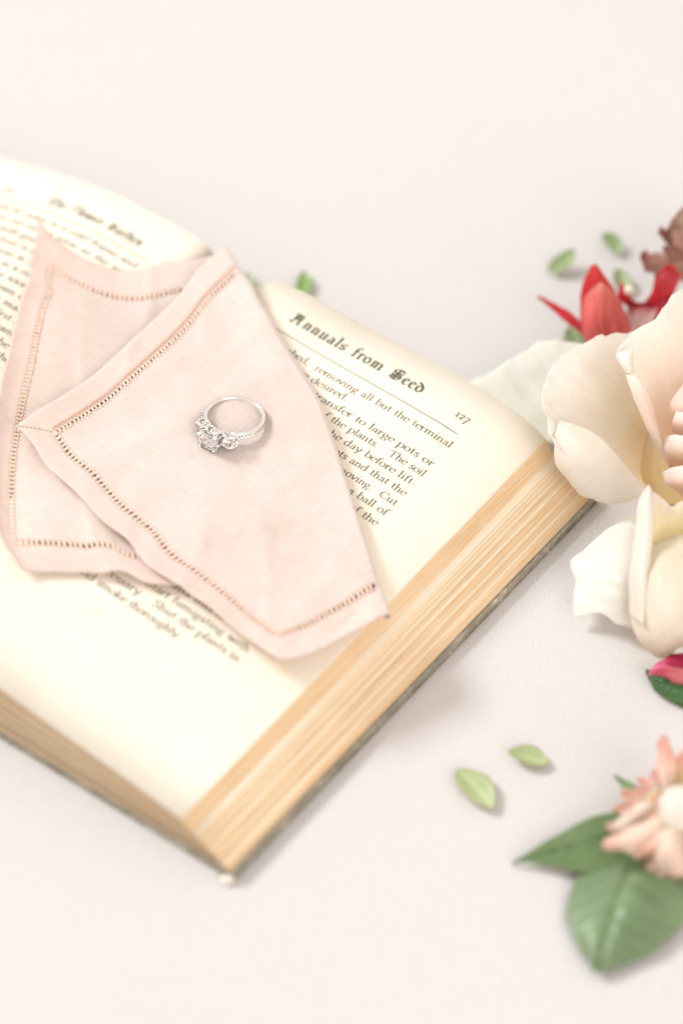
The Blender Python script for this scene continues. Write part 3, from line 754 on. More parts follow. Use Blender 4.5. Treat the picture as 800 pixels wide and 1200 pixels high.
# ------------------------------------------------------------------ flowers: petals as bent, thin shells
def petal_shell(root, rows, mat, tints, name='petal', n=26, m=22, thick=.16, wob=.5, seed=0, ruff=.5, cup=0, label=None):
    """rows: control rows from base to rim, each a list of (px, py, z) of equal length;
       tints: colours from base to rim"""
    C_ = np.array([[V(*p) for p in r] for r in rows])
    P = []; UV = []; CO = []
    tints = np.array(tints, float); rg = Vector((seed*3.1, seed*1.7, 0))
    for i in range(n):
        a = i/(n-1)
        row = np.array([cr(C_[:, k], a) for k in range(C_.shape[1])])
        for j in range(m):
            c = j/(m-1); p = cr(row, c)
            e = max(abs(2*c-1)**4, a**5)
            w1 = noise.noise(Vector((p[0]*.09, p[1]*.09, 3.3))+rg)*wob; w2 = noise.noise(Vector((p[0]*.32, p[1]*.32, 1.3))+rg)*ruff*e
            w3 = noise.noise(Vector((c*7, a*2.2, 4.4))+rg)*.45*wob/.5*min(1, a*2)      # lengthwise puckers
            rag = noise.noise(Vector((c*23, 8.8, seed*2.)))*(a > .93)*.5*ruff
            p = p+np.array([w2*.6+rag, w2*.6+rag*.6, w1+w2+w3+cup*(1-(2*c-1)**2)])
            P.append(p); UV.append((c, a))
            x = a*(len(tints)-1); q = min(int(x), len(tints)-2)
            t_ = tints[q]+(tints[q+1]-tints[q])*(x-q); CO.append(np.clip(t_+.02*w1, 0, 1))
    o = part(root, name, P, grid_faces(n, m), mat, uvs=UV, cols=CO, thick=thick, off=0)
    if label: o['label'] = label
    return o
def T3(*a): return a
CREAM = (.96, .915, .85); YEL = (.94, .80, .50); BLUSH = (.96, .82, .74); WHITE = (.96, .94, .91)

c_ = V(812, 505, 0)
rose = thing('garden_rose', 'large open cream rose with blush centre leaning over the corner of the book', 'rose', (c_[0], c_[1], 0))
petal_shell(rose, [
 [(775, 466, 14), (765, 490, 12), (757, 515, 11), (752, 540, 10), (752, 556, 10), (757, 573, 10)],
 [(765, 425, 21), (738, 447, 18), (720, 472, 16), (710, 500, 15), (708, 528, 14), (718, 552, 12)],
 [(757, 400, 28), (708, 415, 27), (682, 443, 26), (668, 478, 24), (668, 508, 22), (680, 540, 18)],
 [(748, 388, 33), (688, 398, 35), (651, 424, 36), (634, 462, 34), (640, 490, 31), (650, 524, 27)]],
 M_PETAL, [(.95, .85, .62), (.96, .91, .79), CREAM, WHITE, WHITE], n=50, m=50, seed=1, ruff=1.2, wob=.8)
petal_shell(rose, [
 [(656, 492, 30), (692, 505, 27.5), (716, 525, 24.5), (733, 545, 20), (746, 560, 16), (758, 574, 12)],
 [(652, 500, 29), (682, 526, 26.5), (703, 549, 22), (720, 563, 18), (736, 571, 14.5), (757, 575, 11.5)],
 [(649, 506, 28), (661, 537, 23.5), (682, 564, 18), (702, 580, 14), (725, 585, 11.5), (755, 577, 11)],
 [(647, 512, 27), (653, 545, 20), (672, 571, 14.5), (694, 587, 11), (722, 592, 9.5), (756, 578, 10)]],
 M_PETAL, [CREAM, WHITE, WHITE, (.94, .89, .82)], n=30, m=40, seed=2, ruff=.7, wob=.8)
petal_shell(rose, [
 [(786, 548, 13), (787, 520, 13), (793, 500, 13), (803, 480, 13), (820, 470, 13), (850, 462, 13)],
 [(763, 505, 22), (765, 478, 22), (778, 460, 22), (795, 445, 22), (818, 435, 22), (850, 428, 22)],
 [(742, 460, 32), (745, 435, 33), (762, 415, 34), (783, 398, 34), (808, 380, 34), (850, 372, 34)],
 [(731, 436, 38), (722, 413, 40), (741, 390, 42), (768, 374, 43), (792, 341, 44), (838, 322, 44)]],
 M_PETAL, [(.93, .74, .58), (.95, .82, .72), (.96, .88, .81), CREAM, WHITE], n=44, m=44, seed=3, ruff=1.4, wob=.9)
petal_shell(rose, [      # outward fold of the rim
 [(722, 413, 40.2), (735, 409, 41), (741, 405, 41)], [(725, 425, 39), (734, 423, 41.5), (741, 418, 40.6)], [(735, 440, 38), (740, 437, 40), (742, 432, 39)]],
 M_PETAL, [WHITE, CREAM], 'petal_fold', n=12, m=10, seed=4, ruff=.3)
petal_shell(rose, [
 [(732, 440, 38), (744, 442, 39.5), (757, 456, 37)], [(742, 468, 34.5), (754, 468, 36), (764, 480, 33)],
 [(757, 503, 28.5), (766, 503, 30), (772, 505, 27.5)], [(770, 527, 22), (774, 524, 24), (778, 528, 22)], [(783, 548, 15), (784, 547, 16), (786, 548, 15)]],
 M_PETAL, [WHITE, BLUSH, (.90, .82, .76), BLUSH], 'petal_fold', n=30, m=12, seed=5, ruff=.5)
for k, (rows, tt) in enumerate([
 ([[(787, 506, 22), (812, 515, 20), (850, 515, 20)], [(784, 475, 31), (812, 480, 36), (850, 480, 37)], [(798, 453, 35), (825, 446, 38), (855, 448, 38)]], [(.88, .68, .56), BLUSH, (.91, .82, .79)]),
 ([[(792, 512, 22), (815, 516, 20), (850, 520, 20)], [(787, 497, 30), (812, 500, 34), (850, 500, 35)], [(791, 484, 33), (810, 481, 36), (850, 478, 37)]], [(.89, .74, .66), BLUSH, WHITE]),
 ([[(785, 547, 16), (808, 554, 20), (845, 558, 20)], [(778, 529, 24), (803, 532, 29), (845, 535, 30)], [(775, 514, 26), (800, 509, 31), (845, 511, 32)]], [(.86, .58, .42), (.89, .74, .64), WHITE]),
 ([[(801, 583, 12), (817, 586, 14), (850, 588, 15)], [(781, 567, 18), (803, 567, 25), (850, 569, 26)], [(776, 552, 21), (800, 545, 27), (850, 545, 28)]], [(.88, .72, .56), BLUSH, WHITE])]):
    petal_shell(rose, rows, M_PETAL, tt, n=18, m=18, seed=6+k, ruff=.5)
petal_shell(rose, [[(745, 578, 6), (790, 592, 5), (860, 596, 5)], [(730, 548, 8), (780, 555, 7), (860, 560, 7)], [(722, 505, 12), (780, 480, 9), (860, 470, 9)]], M_PETAL, [(.84, .70, .40), YEL, CREAM], n=14, m=14, seed=11)
petal_shell(rose, [      # pale outermost petal lying behind the book
 [(665, 530, 6), (680, 505, 8), (695, 480, 10), (712, 455, 12), (725, 430, 13)], [(600, 500, 7), (620, 476, 9), (643, 455, 10.5), (665, 438, 12), (700, 420, 14)],
 [(547, 449, 9), (583, 432, 11.5), (614, 413, 13), (637, 403, 14), (690, 405, 16)]], M_PETAL, [(.86, .86, .76), (.93, .94, .88), (.95, .95, .91)], n=26, m=30, seed=12, ruff=.8, wob=1.2,
 label='pale greenish outer petal')
# petals on the far side, out of the frame: the bloom is whole
for k in range(5):
    a0 = math.radians(-70+k*38); cx, cy, _z = V(850, 505, 18)
    n_, m_ = 14, 14; P = []; CO = []; UV = []
    for i in range(n_):
        for j in range(m_):
            f = i/(n_-1); an = a0+(j/(m_-1)-.5)*1.0*(1.15-.25*f); r = 5+30*f; z = 10+24*f**1.3+2*math.cos((j/(m_-1)-.5)*3)
            P.append((cx+14+r*math.cos(an)*.9, cy+r*math.sin(an), z)); CO.append(np.array(BLUSH)*(1-f)+np.array(CREAM)*f); UV.append((j/(m_-1), f))
    part(rose, 'petal', P, grid_faces(n_, m_), M_PETAL, uvs=UV, cols=CO, thick=.3, off=0)

def whorl(root, cx, cy, z0, R0, cin, cout, turns=7, seed=0):
    for k in range(turns):
        a0 = k*2.4; r0 = R0*(.18+.8*k/turns); n_, m_ = 12, 16; P = []; CO = []; UV = []
        for i in range(n_):
            for j in range(m_):
                f = i/(n_-1); g_ = j/(m_-1)-.5; an = a0+g_*2.3
                r = r0*(.55+.6*f-.15*f*f)+g_*r0*.15; z = z0+R0*(1.15-.35*k/turns)*f*(1-.9*g_*g_)+.4*noise.noise(Vector((an, f*3, k+seed)))
                P.append((cx+r*math.cos(an), cy+r*math.sin(an), z)); CO.append(np.array(cin)*(1-f)+np.array(cout)*f); UV.append((j/(m_-1), f))
        part(root, 'petal', P, grid_faces(n_, m_), M_PETAL, uvs=UV, cols=CO, thick=.2, off=0)
q_ = V(870, 520, 12); whorl(rose, q_[0]+5, q_[1], 10, 20, BLUSH, WHITE, 8, 1)
c_ = V(800, 690, 0)
rose2 = thing('garden_rose', 'smaller pale cream rose with a yellow throat lying on the table below the large rose', 'rose', (c_[0], c_[1], 0))
petal_shell(rose2, [
 [(752, 680, 12), (768, 668, 12), (785, 660, 12), (802, 655, 12), (850, 650, 12)], [(757, 640, 24), (770, 632, 22), (785, 626, 22), (802, 620, 23), (850, 616, 24)],
 [(760, 568, 37), (769, 582, 34.5), (787, 592, 33), (800, 588, 35), (850, 578, 37)]], M_PETAL, [(.88, .76, .48), (.88, .78, .50), (.90, .82, .62), CREAM], n=26, m=26, seed=21, ruff=.7)
petal_shell(rose2, [
 [(764, 768, 4), (775, 771, 4), (787, 766, 4.5), (800, 757, 6), (850, 752, 8)], [(741, 737, 11), (765, 745, 17), (785, 742, 20), (805, 738, 21), (850, 735, 22)],
 [(737, 690, 19), (762, 690, 26), (785, 688, 28), (805, 686, 29), (850, 684, 29)], [(748, 648, 23), (765, 636, 26), (785, 630, 27), (805, 627, 28), (850, 624, 28)]],
 M_PETAL, [(.88, .81, .70), CREAM, (.90, .86, .77), (.89, .84, .70)], n=34, m=34, seed=22, ruff=.6)
petal_shell(rose2, [
 [(738, 722, 15), (746, 728, 18), (753, 733, 19)], [(736, 680, 20), (748, 682, 25), (757, 684, 25.5)], [(743, 625, 28), (755, 630, 31), (763, 640, 29)],
 [(747, 588, 33), (757, 592, 36), (766, 600, 33)], [(759, 567, 37), (761, 569, 37.6), (764, 575, 36.6)]], M_PETAL, [CREAM, WHITE, WHITE, (.91, .86, .82)], 'petal_fold', n=34, m=14, seed=23, ruff=.4)
petal_shell(rose2, [
 [(752, 742, 5), (756, 715, 8), (758, 690, 11), (756, 650, 14), (752, 618, 14)], [(727, 733, 6), (729, 706, 11), (731, 680, 14.5), (736, 645, 15), (735, 610, 12.5)],
 [(700, 718, 7), (704, 698, 10), (706, 675, 12.5), (712, 648, 12.5), (716, 616, 10)], [(672, 720, 5), (671, 698, 6.5), (673, 680, 7.5), (668, 657, 8.5), (692, 637, 8.5)]],
 M_PETAL, [CREAM, (.94, .93, .89), (.95, .96, .93), WHITE], n=30, m=30, seed=24, ruff=.5, wob=1.1)
petal_shell(rose2, [
 [(745, 640, 12), (752, 625, 12), (752, 608, 11)], [(722, 645, 11), (730, 624, 13), (740, 607, 12)], [(700, 668, 9), (705, 645, 11.5), (722, 612, 10.5)]],
 M_PETAL, [(.86, .82, .66), (.90, .88, .78)], 'petal_fold', n=16, m=12, seed=25, ruff=.5)
for k in range(4):
    a0 = math.radians(-75+k*45); cx, cy, _z = V(850, 700, 12)
    n_, m_ = 12, 12; P = []; CO = []; UV = []
    for i in range(n_):
        for j in range(m_):
            f = i/(n_-1); an = a0+(j/(m_-1)-.5)*1.15*(1.15-.25*f); r = 4+24*f; z = 6+20*f**1.4
            P.append((cx+8+r*math.cos(an), cy+r*math.sin(an), z)); CO.append(np.array(YEL)*(1-f)+np.array(CREAM)*f); UV.append((j/(m_-1), f))
    part(rose2, 'petal', P, grid_faces(n_, m_), M_PETAL, uvs=UV, cols=CO, thick=.3, off=0)

q_ = V(862, 690, 12); whorl(rose2, q_[0]+4, q_[1], 7, 15, YEL, CREAM, 7, 5)
# red alstroemeria-like bloom behind the large rose
c_ = V(745, 400, 0)
redf = thing('red_blossom', 'bright red pointed-petal blossom half hidden behind the top of the large cream rose', 'flower', (c_[0], c_[1], 0))
RED = (.80, .030, .045); CORAL = (.92, .27, .23); CRIM = (.50, .012, .03); PINKR = (.78, .10, .12)
petal_shell(redf, [[(700, 408, 5), (699, 401, 6.5), (697, 393, 8)], [(672, 384, 8.5), (673, 378, 9.5), (674, 371, 10)], [(650, 366, 10), (651, 361, 10.5), (652, 357, 11)], [(628, 347, 12), (629, 346.5, 12), (630, 346, 12)]],
 M_RED, [(.78, .30, .22), RED, RED, (.75, .20, .18)], n=24, m=12, seed=31, ruff=.3, cup=-.8)
petal_shell(redf, [[(690, 410, 6), (712, 408, 6), (742, 402, 7)], [(680, 375, 13), (702, 368, 15.5), (727, 366, 14)], [(681, 338, 19), (700, 336, 21), (719, 340, 20)], [(692, 311, 25), (695, 310, 25.4), (699, 312, 25)]],
 M_RED, [RED, (.70, .03, .04), RED, (.78, .09, .08)], n=24, m=20, seed=32, ruff=.3)
petal_shell(redf, [[(686, 405, 10), (697, 409, 10), (711, 410, 10), (727, 406, 11), (742, 397, 12)], [(681, 380, 15), (692, 379, 17.2), (706, 378, 18), (722, 377, 17), (736, 377, 15)],
  [(684, 351, 20), (693, 348, 22.2), (705, 347, 23), (717, 348, 22), (726, 352, 20)], [(700, 333, 25), (702, 331.5, 25.4), (704, 331, 25.6), (706, 331.5, 25.4), (708, 333.5, 25)]],
 M_RED, [CORAL, (.90, .20, .18), (.92, .26, .22), (.94, .42, .36)], n=26, m=24, seed=33, ruff=.25)
petal_shell(redf, [[(722, 352, 12), (724, 340, 15), (727, 328, 17)], [(740, 361, 11), (740, 356, 13), (742, 352, 14)], [(757, 361, 11), (757, 357, 12.5), (758, 353, 13)], [(775, 352, 12), (774, 349, 13), (774, 346, 14)]],
 M_RED, [RED, CRIM, CRIM, RED], n=24, m=10, seed=34, ruff=.4)
petal_shell(redf, [[(752, 358, 10), (760, 362, 11), (775, 366, 11)], [(762, 345, 14), (772, 346, 15.5), (785, 350, 15)], [(768, 328, 18), (780, 325, 20), (795, 330, 19)], [(778, 318, 21), (788, 316, 22), (800, 318, 21.5)]],
 M_RED, [CRIM, RED, PINKR, RED], n=30, m=26, seed=35, ruff=2.0, wob=2.4)
petal_shell(redf, [[(728, 392, 9), (742, 398, 9), (762, 396, 9)], [(730, 375, 11), (746, 374, 12), (768, 372, 12)], [(735, 359, 13), (750, 360, 14), (776, 355, 14)]],
 M_RED, [(.74, .35, .34), (.82, .66, .60), (.80, .50, .47), CRIM], n=20, m=18, seed=36, ruff=.6, wob=.9)
petal_shell(redf, [[(762, 395, 9), (772, 390, 10), (785, 385, 10)], [(766, 372, 12), (775, 368, 13), (788, 365, 13)], [(772, 355, 15), (780, 350, 16), (794, 345, 16)]],
 M_RED, [CRIM, RED, CRIM], n=18, m=14, seed=37, ruff=.9, wob=1)
def ball(root, name, px, py, z, r, mat, sq=1.0, tint=None):
    bm = bmesh.new(); bmesh.ops.create_icosphere(bm, subdivisions=3, radius=1); c = V(px, py, z)
    P = [(c[0]+q.co.x*r*(1+.12*noise.noise(q.co*2)), c[1]+q.co.y*r, c[2]+q.co.z*r*sq) for q in bm.verts]; F = [tuple(q.index for q in f.verts) for f in bm.faces]; bm.free()
    return part(root, name, P, F, mat, cols=[tint or (.85, .75, .6)]*len(P), uvs=[(.5, .5)]*len(P))
ball(redf, 'anther', 737, 341, 15, 1.7, M_BEAD); v_, f_ = tube_mesh([V(737, 343, 14), V(742, 354, 11), V(750, 372, 7)], .4, 6); part(redf, 'filament', v_, f_, M_BEAD)

# dried brownish bloom at the far right
c_ = V(815, 310, 0)
dry = thing('dried_blossom', 'faded dusty brown blossom with curled crimson-tipped petals at the right edge behind the red one', 'flower', (c_[0], c_[1], 0))
DB = (.42, .25, .17); DT = (.50, .36, .24); DC = (.40, .08, .10); DP = (.55, .31, .25)
petal_shell(dry, [[(800, 322, 12), (808, 312, 14), (812, 302, 15)], [(780, 322, 14), (783, 312, 16.5), (788, 300, 16)], [(762, 318, 17), (764, 307, 19), (768, 297, 18.5)], [(747, 306, 20), (750, 298, 21.5), (753, 293, 21)]],
 M_BROWN, [DB, DP, DP, DC], n=34, m=30, seed=41, ruff=2.2, wob=2.6)
petal_shell(dry, [[(812, 302, 14), (820, 292, 16), (825, 284, 16)], [(795, 297, 18), (801, 288, 21), (806, 278, 20)], [(780, 286, 22), (784, 279, 24), (790, 270, 23)], [(769, 276, 26), (772, 273, 26.6), (776, 271, 26)]],
 M_BROWN, [DB, DP, (.46, .28, .21), DC], n=34, m=30, seed=42, ruff=2.2, wob=2.6)
petal_shell(dry, [[(818, 290, 18), (830, 280, 18), (840, 275, 18)], [(792, 280, 24), (805, 270, 27), (820, 262, 26)], [(782, 268, 28), (795, 256, 31), (812, 246, 30)], [(792, 252, 33), (800, 244, 34), (812, 238, 34)]],
 M_BROWN, [DB, DT, (.52, .40, .28), DP], n=34, m=30, seed=43, ruff=2.2, wob=2.6)
petal_shell(dry, [[(820, 330, 8), (825, 318, 11), (830, 308, 12)], [(800, 328, 10), (800, 318, 13), (804, 310, 14)], [(780, 326, 12), (780, 318, 14.5), (784, 314, 15)], [(765, 325, 14), (767, 321, 15), (770, 319, 15)]],
 M_BROWN, [DB, DP, (.58, .38, .28), (.60, .42, .32)], n=22, m=16, seed=44, ruff=.7, wob=.9)
petal_shell(dry, [[(812, 312, 12), (818, 305, 13), (826, 300, 13)], [(793, 308, 17), (797, 300, 19), (803, 294, 18)], [(774, 296, 20), (778, 290, 22), (785, 286, 21.5)]],
 M_BROWN, [DB, (.38, .20, .14), (.44, .24, .18)], n=24, m=22, seed=45, ruff=2, wob=2)
petal_shell(dry, [[(806, 300, 22), (812, 292, 24), (820, 288, 24)], [(790, 290, 25), (797, 283, 27), (806, 278, 27)], [(783, 278, 28), (790, 272, 29), (798, 269, 29)]],
 M_BROWN, [DB, DP, (.50, .34, .26)], n=24, m=22, seed=46, ruff=2, wob=2)
for k in range(6):
    a0 = math.radians(-100+k*40); cx, cy, _z = V(838, 300, 16); P = []; CO = []; UV = []
    for i in range(10):
        for j in range(8):
            f = i/9; an = a0+(j/7-.5)*.8*(1.1-.7*f); r = 2+18*f
            P.append((cx+r*math.cos(an), cy+r*math.sin(an), 10+14*f-6*f*f+noise.noise(Vector((an*3, r*.2, k)))*2)); CO.append(np.array(DB)*(1-f)+np.array(DC)*f); UV.append((j/7, f))
    part(dry, 'petal', P, grid_faces(10, 8), M_BROWN, uvs=UV, cols=CO, thick=.3, off=0)

# magenta petal with a dark green leaf under the small rose
c_ = V(790, 800, 0)
mag = thing('magenta_blossom', 'magenta pink curled petal with a dark green leaf poking out under the small rose', 'flower', (c_[0], c_[1], 0))
petal_shell(mag, [[(820, 812, 4), (820, 800, 7), (825, 785, 9), (830, 770, 9)], [(795, 802, 5), (797, 790, 8), (800, 782, 9), (808, 770, 9)], [(772, 791, 6), (776, 783, 8.5), (782, 778, 9), (788, 771, 9)], [(758, 793, 6), (762, 785, 7), (770, 777, 7.5), (780, 770, 8)]],
 M_RED, [(.82, .22, .25), (.86, .30, .32), (.80, .14, .24), (.82, .22, .40)], n=22, m=18, seed=51, ruff=.6)
petal_shell(mag, [[(830, 785, 9.5), (830, 775, 10), (835, 762, 10)], [(800, 783, 9.6), (803, 775, 10.5), (812, 764, 10)], [(779, 777, 9.5), (781, 771, 10), (784, 767, 9)]], M_RED, [CRIM, (.55, .01, .09), (.62, .02, .12)], n=14, m=12, seed=52)
def leaf_shell(root, rows, tint, n=60, m=41, seed=0, fold=.8, name='leaf', edge=None, label=None, vein=.25):
    C_ = np.array([[V(*p) for p in r] for r in rows]); P = []; UV = []; CO = []
    tint = np.array(tint)
    for i in range(n):
        a = i/(n-1); row = np.array([cr(C_[:, k], a) for k in range(C_.shape[1])])
        for j in range(m):
            c = j/(m-1); s = abs(2*c-1); p = cr(row, c)
            side = (a*9-s*2.2) % 1.0                                   # side veins run forward from the midrib
            vd = -.45*math.exp(-(min(side, 1-side)/.14)**2)*(1-s*.8)*vein*4
            mid = -fold*math.exp(-(s/.10)**2)
            p = p+np.array([0, 0, vd+mid+.9*noise.noise(Vector((p[0]*.09, p[1]*.09, seed)))+.5*s*s*noise.noise(Vector((a*6, (c > .5)*3, seed)))])
            k = 1+.5*math.exp(-(s/.05)**2)*(1-a*.5)+.30*math.exp(-(min(side, 1-side)/.08)**2)*(1-s*.7)+.16*noise.noise(Vector((p[0]*.12, p[1]*.12, 2+seed)))
            col = tint*k
            if edge is not None and s > .95: col = col*.4+np.array(edge)*.6
            P.append(p); UV.append((c, a)); CO.append(np.clip(col, 0, 1))
    o = part(root, name, P, grid_faces(n, m), M_LEAF, uvs=UV, cols=CO, thick=.3, off=0)
    if label: o['label'] = label
    return o
leaf_shell(mag, [[(840, 800, 3), (845, 818, 4), (850, 835, 2)], [(795, 790, 2.5), (797, 806, 4.6), (800, 825, 2.2)], [(768, 786, 2), (768, 796, 4.2), (772, 813, 1.6)], [(756, 783, 1.8), (757, 786, 2.2), (759, 793, 1.5)]],
 (.055, .135, .045), seed=5, edge=(.35, .45, .12))
leaf_shell(mag, [[(850, 835, .8), (850, 839, 1.5), (850, 843, .7)], [(815, 830, .8), (815, 833, 1.4), (816, 837, .6)], [(784, 819, .8), (785, 820, 1), (786, 821, .7)]], (.12, .24, .05), seed=6, name='leaf')

# peach bloom with two broad leaves, lower right
c_ = V(775, 990, 0)
pch = thing('peach_blossom', 'peach blossom with a round white bud and two broad green leaves at the lower right', 'flower', (c_[0], c_[1], 0))
GL = (.145, .22, .095)
leaf_shell(pch, [[(765, 962, 7), (768, 985, 7), (770, 1012, 5)], [(735, 950, 6.5), (738, 978, 7), (742, 1019, 4)], [(695, 956, 6), (698, 985, 6), (700, 1025, 3.2)], [(655, 977, 4.5), (657, 995, 4.6), (658, 1018, 2.6)], [(622, 997, 3), (623, 1003, 3.2), (624, 1011, 2.2)], [(601, 1010, 1.5), (601.5, 1010.5, 1.5), (602, 1011, 1.4)]],
 GL, seed=1, fold=.9, edge=(.42, .42, .22), label='leaf pointing left with a yellowish edge')
leaf_shell(pch, [[(700, 1016, 2), (748, 1000, 3), (800, 1010, 3)], [(678, 1024, 2.2), (735, 1030, 6), (815, 1035, 3)], [(663, 1072, 1.6), (717, 1080, 6.5), (806, 1072, 2)], [(677, 1108, 2), (705, 1117, 4.5), (768, 1112, 2.2)], [(694, 1136, 2), (697, 1138, 2.4), (712, 1138, 2)]],
 (.185, .265, .14), seed=2, fold=1.3, edge=(.30, .30, .14), label='broader leaf pointing down')
leaf_shell(pch, [[(758, 952, 4), (763, 948, 4.6), (768, 943, 4.2)], [(738, 934, 4.5), (743, 928, 5), (748, 923, 4.6)], [(718, 908, 5.5), (718.5, 907.5, 5.5), (719, 907, 5.5)]], (.26, .38, .17), seed=3, fold=.4, n=18, m=11)
PE = (.93, .62, .50); PL = (.96, .82, .72); PC = (.95, .88, .74); PK = (.90, .48, .44); CH = (.72, .70, .34)
for k, (rows, tt) in enumerate([
 ([[(775, 945, 12), (782, 946, 13), (792, 946, 12)], [(768, 918, 15), (778, 915, 17), (792, 915, 15)], [(769, 893, 19), (779, 889, 21), (792, 893, 19)], [(773, 868, 23), (776, 866, 23.5), (780, 869, 23)]], [CH, PL, PL, PE, PK]),
 ([[(770, 945, 11), (776, 942, 12), (782, 940, 11)], [(763, 927, 14), (769, 922, 15.5), (776, 921, 14)], [(762, 908, 17), (765, 904, 17.6), (769, 905, 17)]], [CH, PL, PK]),
 ([[(790, 930, 12), (800, 925, 14), (812, 925, 12)], [(790, 900, 17), (800, 896, 19), (812, 896, 17)], [(795, 885, 20), (802, 880, 21), (812, 880, 20)]], [CH, PE, PK]),
 ([[(780, 950, 13), (778, 943, 14.5), (772, 938, 13)], [(757, 957, 12), (754, 948, 14), (750, 940, 12)], [(730, 972, 11), (727, 965, 12.5), (724, 960, 11)], [(711, 972, 11.5), (710, 969, 12), (710, 966, 11.5)]], [CH, (.90, .86, .78), (.9, .84, .77), (.88, .60, .50)]),
 ([[(782, 975, 12), (778, 960, 15), (772, 948, 13)], [(760, 990, 11), (756, 976, 14), (750, 962, 13)], [(733, 1000, 9), (731, 988, 12), (728, 974, 11.5)], [(708, 993, 10), (707, 988, 10.6), (710, 981, 10.5)]], [PC, PL, PL, PE]),
 ([[(790, 985, 11), (780, 978, 14), (770, 965, 13)], [(772, 1000, 9), (764, 994, 12), (752, 984, 11)], [(752, 1007, 7), (745, 1000, 9.5), (737, 990, 9)], [(744, 1006, 7.6), (740, 1003, 8), (736, 998, 8)]], [PC, PE, PL]),
 ([[(770, 975, 13), (785, 970, 15), (802, 972, 13)], [(768, 1000, 11), (785, 998, 14.5), (806, 1000, 12)], [(775, 1020, 7), (790, 1022, 9.5), (808, 1022, 8)], [(785, 1030, 5), (795, 1033, 6), (808, 1034, 5)]], [PC, PL, PL, (.88, .60, .46)]),
 ([[(765, 995, 8), (774, 998, 9), (784, 1000, 8)], [(757, 1009, 5), (766, 1014, 7), (776, 1016, 6)], [(752, 1013, 4), (757, 1020, 4.6), (766, 1024, 4)]], [PE, PL, PE]),
 ([[(775, 1005, 6), (785, 1008, 7.5), (795, 1008, 6)], [(766, 1018, 4), (776, 1022, 5.6), (786, 1024, 4.4)], [(762, 1026, 3.4), (768, 1029, 4), (776, 1029, 3.4)]], [PE, PL, (.84, .42, .30)]),
 ([[(798, 972, 12), (812, 970, 14), (828, 972, 12)], [(798, 1000, 10), (815, 1000, 13), (834, 1000, 10)], [(802, 1028, 6), (815, 1032, 8), (830, 1030, 6)]], [PC, PL, PE]),
 ([[(760, 948, 13), (768, 946, 14), (776, 950, 13)], [(756, 938, 13), (766, 934, 15), (776, 938, 14)], [(758, 930, 14), (768, 927, 15.5), (777, 930, 14.5)]], [CH, (.80, .76, .40), PC])]):
    petal_shell(pch, rows, M_PEACH, tt, n=24, m=18, seed=60+k, ruff=1.3, wob=.9, thick=.3, cup=.6)
bud = ball(pch, 'bud', 797, 947, 17, 6.2, M_PETAL, .9, (.97, .94, .90))
ball(pch, 'flower_base', 785, 972, 7, 5.2, M_PEACH, .9, (.70, .66, .36))

rgp = random.Random(12)
C0 = V(797, 950, 9)
for k in range(16):
    an = math.radians(95+k*10.6+rgp.uniform(-5, 5)); L_ = rgp.uniform(13, 19); wd = rgp.uniform(5.4, 8.0); el = rgp.uniform(-.1, .75); n_, m_ = 20, 13; P = []; CO = []; UV = []
    tw = rgp.uniform(-.5, .5); bend = rgp.uniform(-.35, .1)
    tipc = np.array(rgp.choice([(.94, .56, .50), (.95, .66, .56), (.94, .74, .60)])); mid = np.array(rgp.choice([(.97, .85, .74), (.97, .88, .80), (.96, .80, .68)]))
    for i in range(n_):
        f = i/(n_-1); w_ = wd*(math.sin(math.pi*min(.98, f*.9+.06))**.6)*(1-.55*f**3)
        for j in range(m_):
            s_ = 2*j/(m_-1)-1; e_ = el+bend*f*2
            q = np.array([math.cos(an), math.sin(an), 0])*L_*f*math.cos(e_)+np.array([0, 0, L_*f*math.sin(e_)])
            sd = np.array([-math.sin(an), math.cos(an), tw])
            zz = .22*wd*s_*s_+.6*noise.noise(Vector((s_*1.6, f*3, k*2.7)))+.35*noise.noise(Vector((s_*4, f*5, k)))
            p = C0+q+sd*(w_/2*s_+.8*math.sin(f*3+k))+np.array([0, 0, zz]); p[2] = max(p[2], 1.2)
            P.append(p); UV.append((j/(m_-1), f))
            CO.append((np.array(CH)*(1-f/.25)+mid*f/.25) if f < .25 else mid*(1-(f-.25)/.75)+tipc*(f-.25)/.75)
    part(pch, 'petal', P, grid_faces(n_, m_), M_PEACH, uvs=UV, cols=CO, thick=.2, off=0)

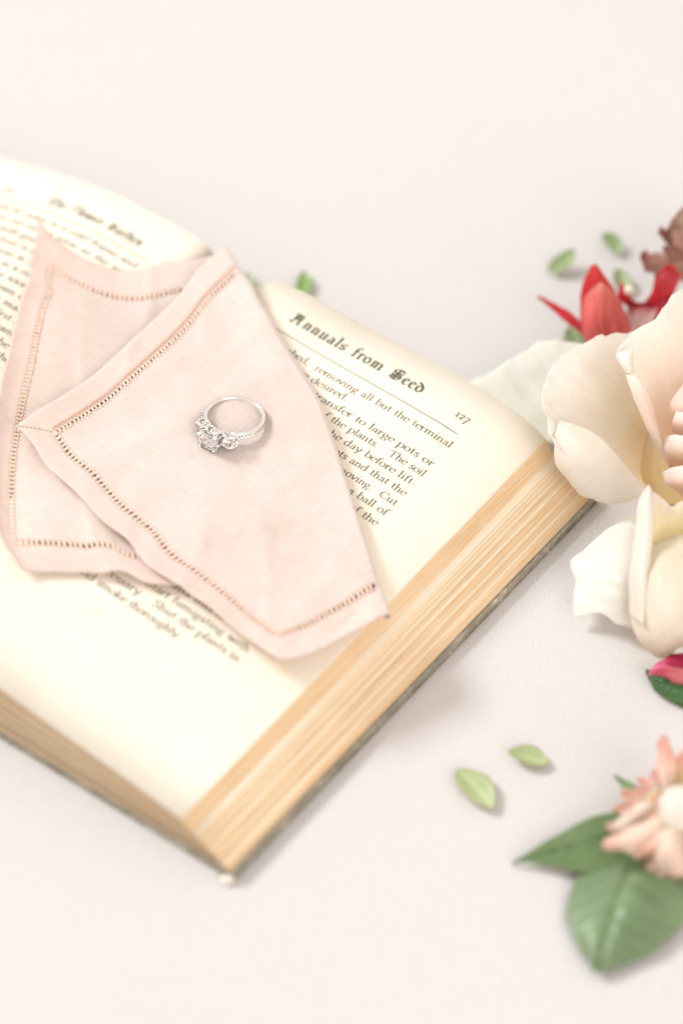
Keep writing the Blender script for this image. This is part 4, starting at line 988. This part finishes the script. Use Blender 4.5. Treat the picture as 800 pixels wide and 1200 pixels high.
# loose small leaves on the table
def loose_leaf(label, tip, base, width, tint, curl, seed, edge=(.50, .36, .18)):
    """a small leaf lying on the table: tip/base are photograph pixels at table height"""
    A_ = V(*tip); B_ = V(*base); d = B_-A_; L = np.linalg.norm(d[:2]); d2 = d[:2]/L; nrm = np.array([-d2[1], d2[0]])
    c_ = (A_+B_)/2; P = []; CO = []; UV = []; n, m = 22, 13
    for i in range(n):
        f = i/(n-1); wd = width*math.sin(math.pi*min(1, f*.96+.02)**(.8+.12*(seed % 4)))**(.6+.12*(seed % 3))*(1+.10*noise.noise(Vector((f*6, seed, 0))))
        for j in range(m):
            s = 2*j/(m-1)-1; q = A_+(B_-A_)*f
            x, y = q[:2]+nrm*wd/2*s+nrm*.10*width*math.sin(math.pi*f)
            z = q[2]+.35+curl*.7*(s*s)*math.sin(math.pi*f)+.25*abs(s) - .25*math.exp(-(s/.15)**2)+curl*.5*(2*f-1)**2+.2*noise.noise(Vector((x*.2, y*.2, seed)))
            P.append((x, y, max(z, .25))); UV.append((j/(m-1), f))
            c = np.array(tint)*(1+.35*math.exp(-(s/.09)**2)); c = c*.35+np.array(edge)*.65 if abs(s) > .93 or f < .04 else c; CO.append(np.clip(c, 0, 1))
    o = link_mesh('loose_leaf', P, grid_faces(n, m), M_LEAF, uvs=UV, cols=CO, thick=.18, off=0, loc=(c_[0], c_[1], 0))
    o['label'] = label; o['category'] = 'leaf'; o['group'] = 'small green leaves scattered on the table'
    return o
LG = (.47, .53, .29); DG = (.34, .43, .21)
loose_leaf('pale green leaf pointing up and left, left of the pair near the lower right', (536, 905, 1), (576, 950, 1), 8.6, LG, 1.2, 1)
loose_leaf('pale green leaf lying crosswise, right of the pair near the lower right', (595, 884, 1.5), (642, 898, .5), 6.6, LG, 1.6, 2)
loose_leaf('curled green leaf leftmost behind the red blossom, leaning on its own shadow', (672, 296, 4), (643, 322, .5), 6.2, DG, 1.6, 3, (.35, .33, .15))
loose_leaf('slender green leaf farthest back, above the red blossom', (707, 276, 3), (727, 302, .5), 5.2, DG, 1.3, 4, (.35, .33, .15))
loose_leaf('small green leaf half hidden behind the upright red petal', (722, 318, 2), (732, 350, .5), 5.5, DG, 1.3, 5)
loose_leaf('pale green leaf under the thin red petal, beside the large rose', (668, 385, 1), (676, 420, .5), 7.5, (.33, .44, .25), 1.0, 6)
loose_leaf('green leaf tip peeping over the head of the right-hand page', (357, 320, 1), (352, 352, .5), 5.0, (.26, .42, .12), 1.0, 7)
loose_leaf('green leaf sliver beside the top corner of the napkin', (289, 322, .8), (294, 350, .5), 3.8, (.33, .42, .25), .8, 8)
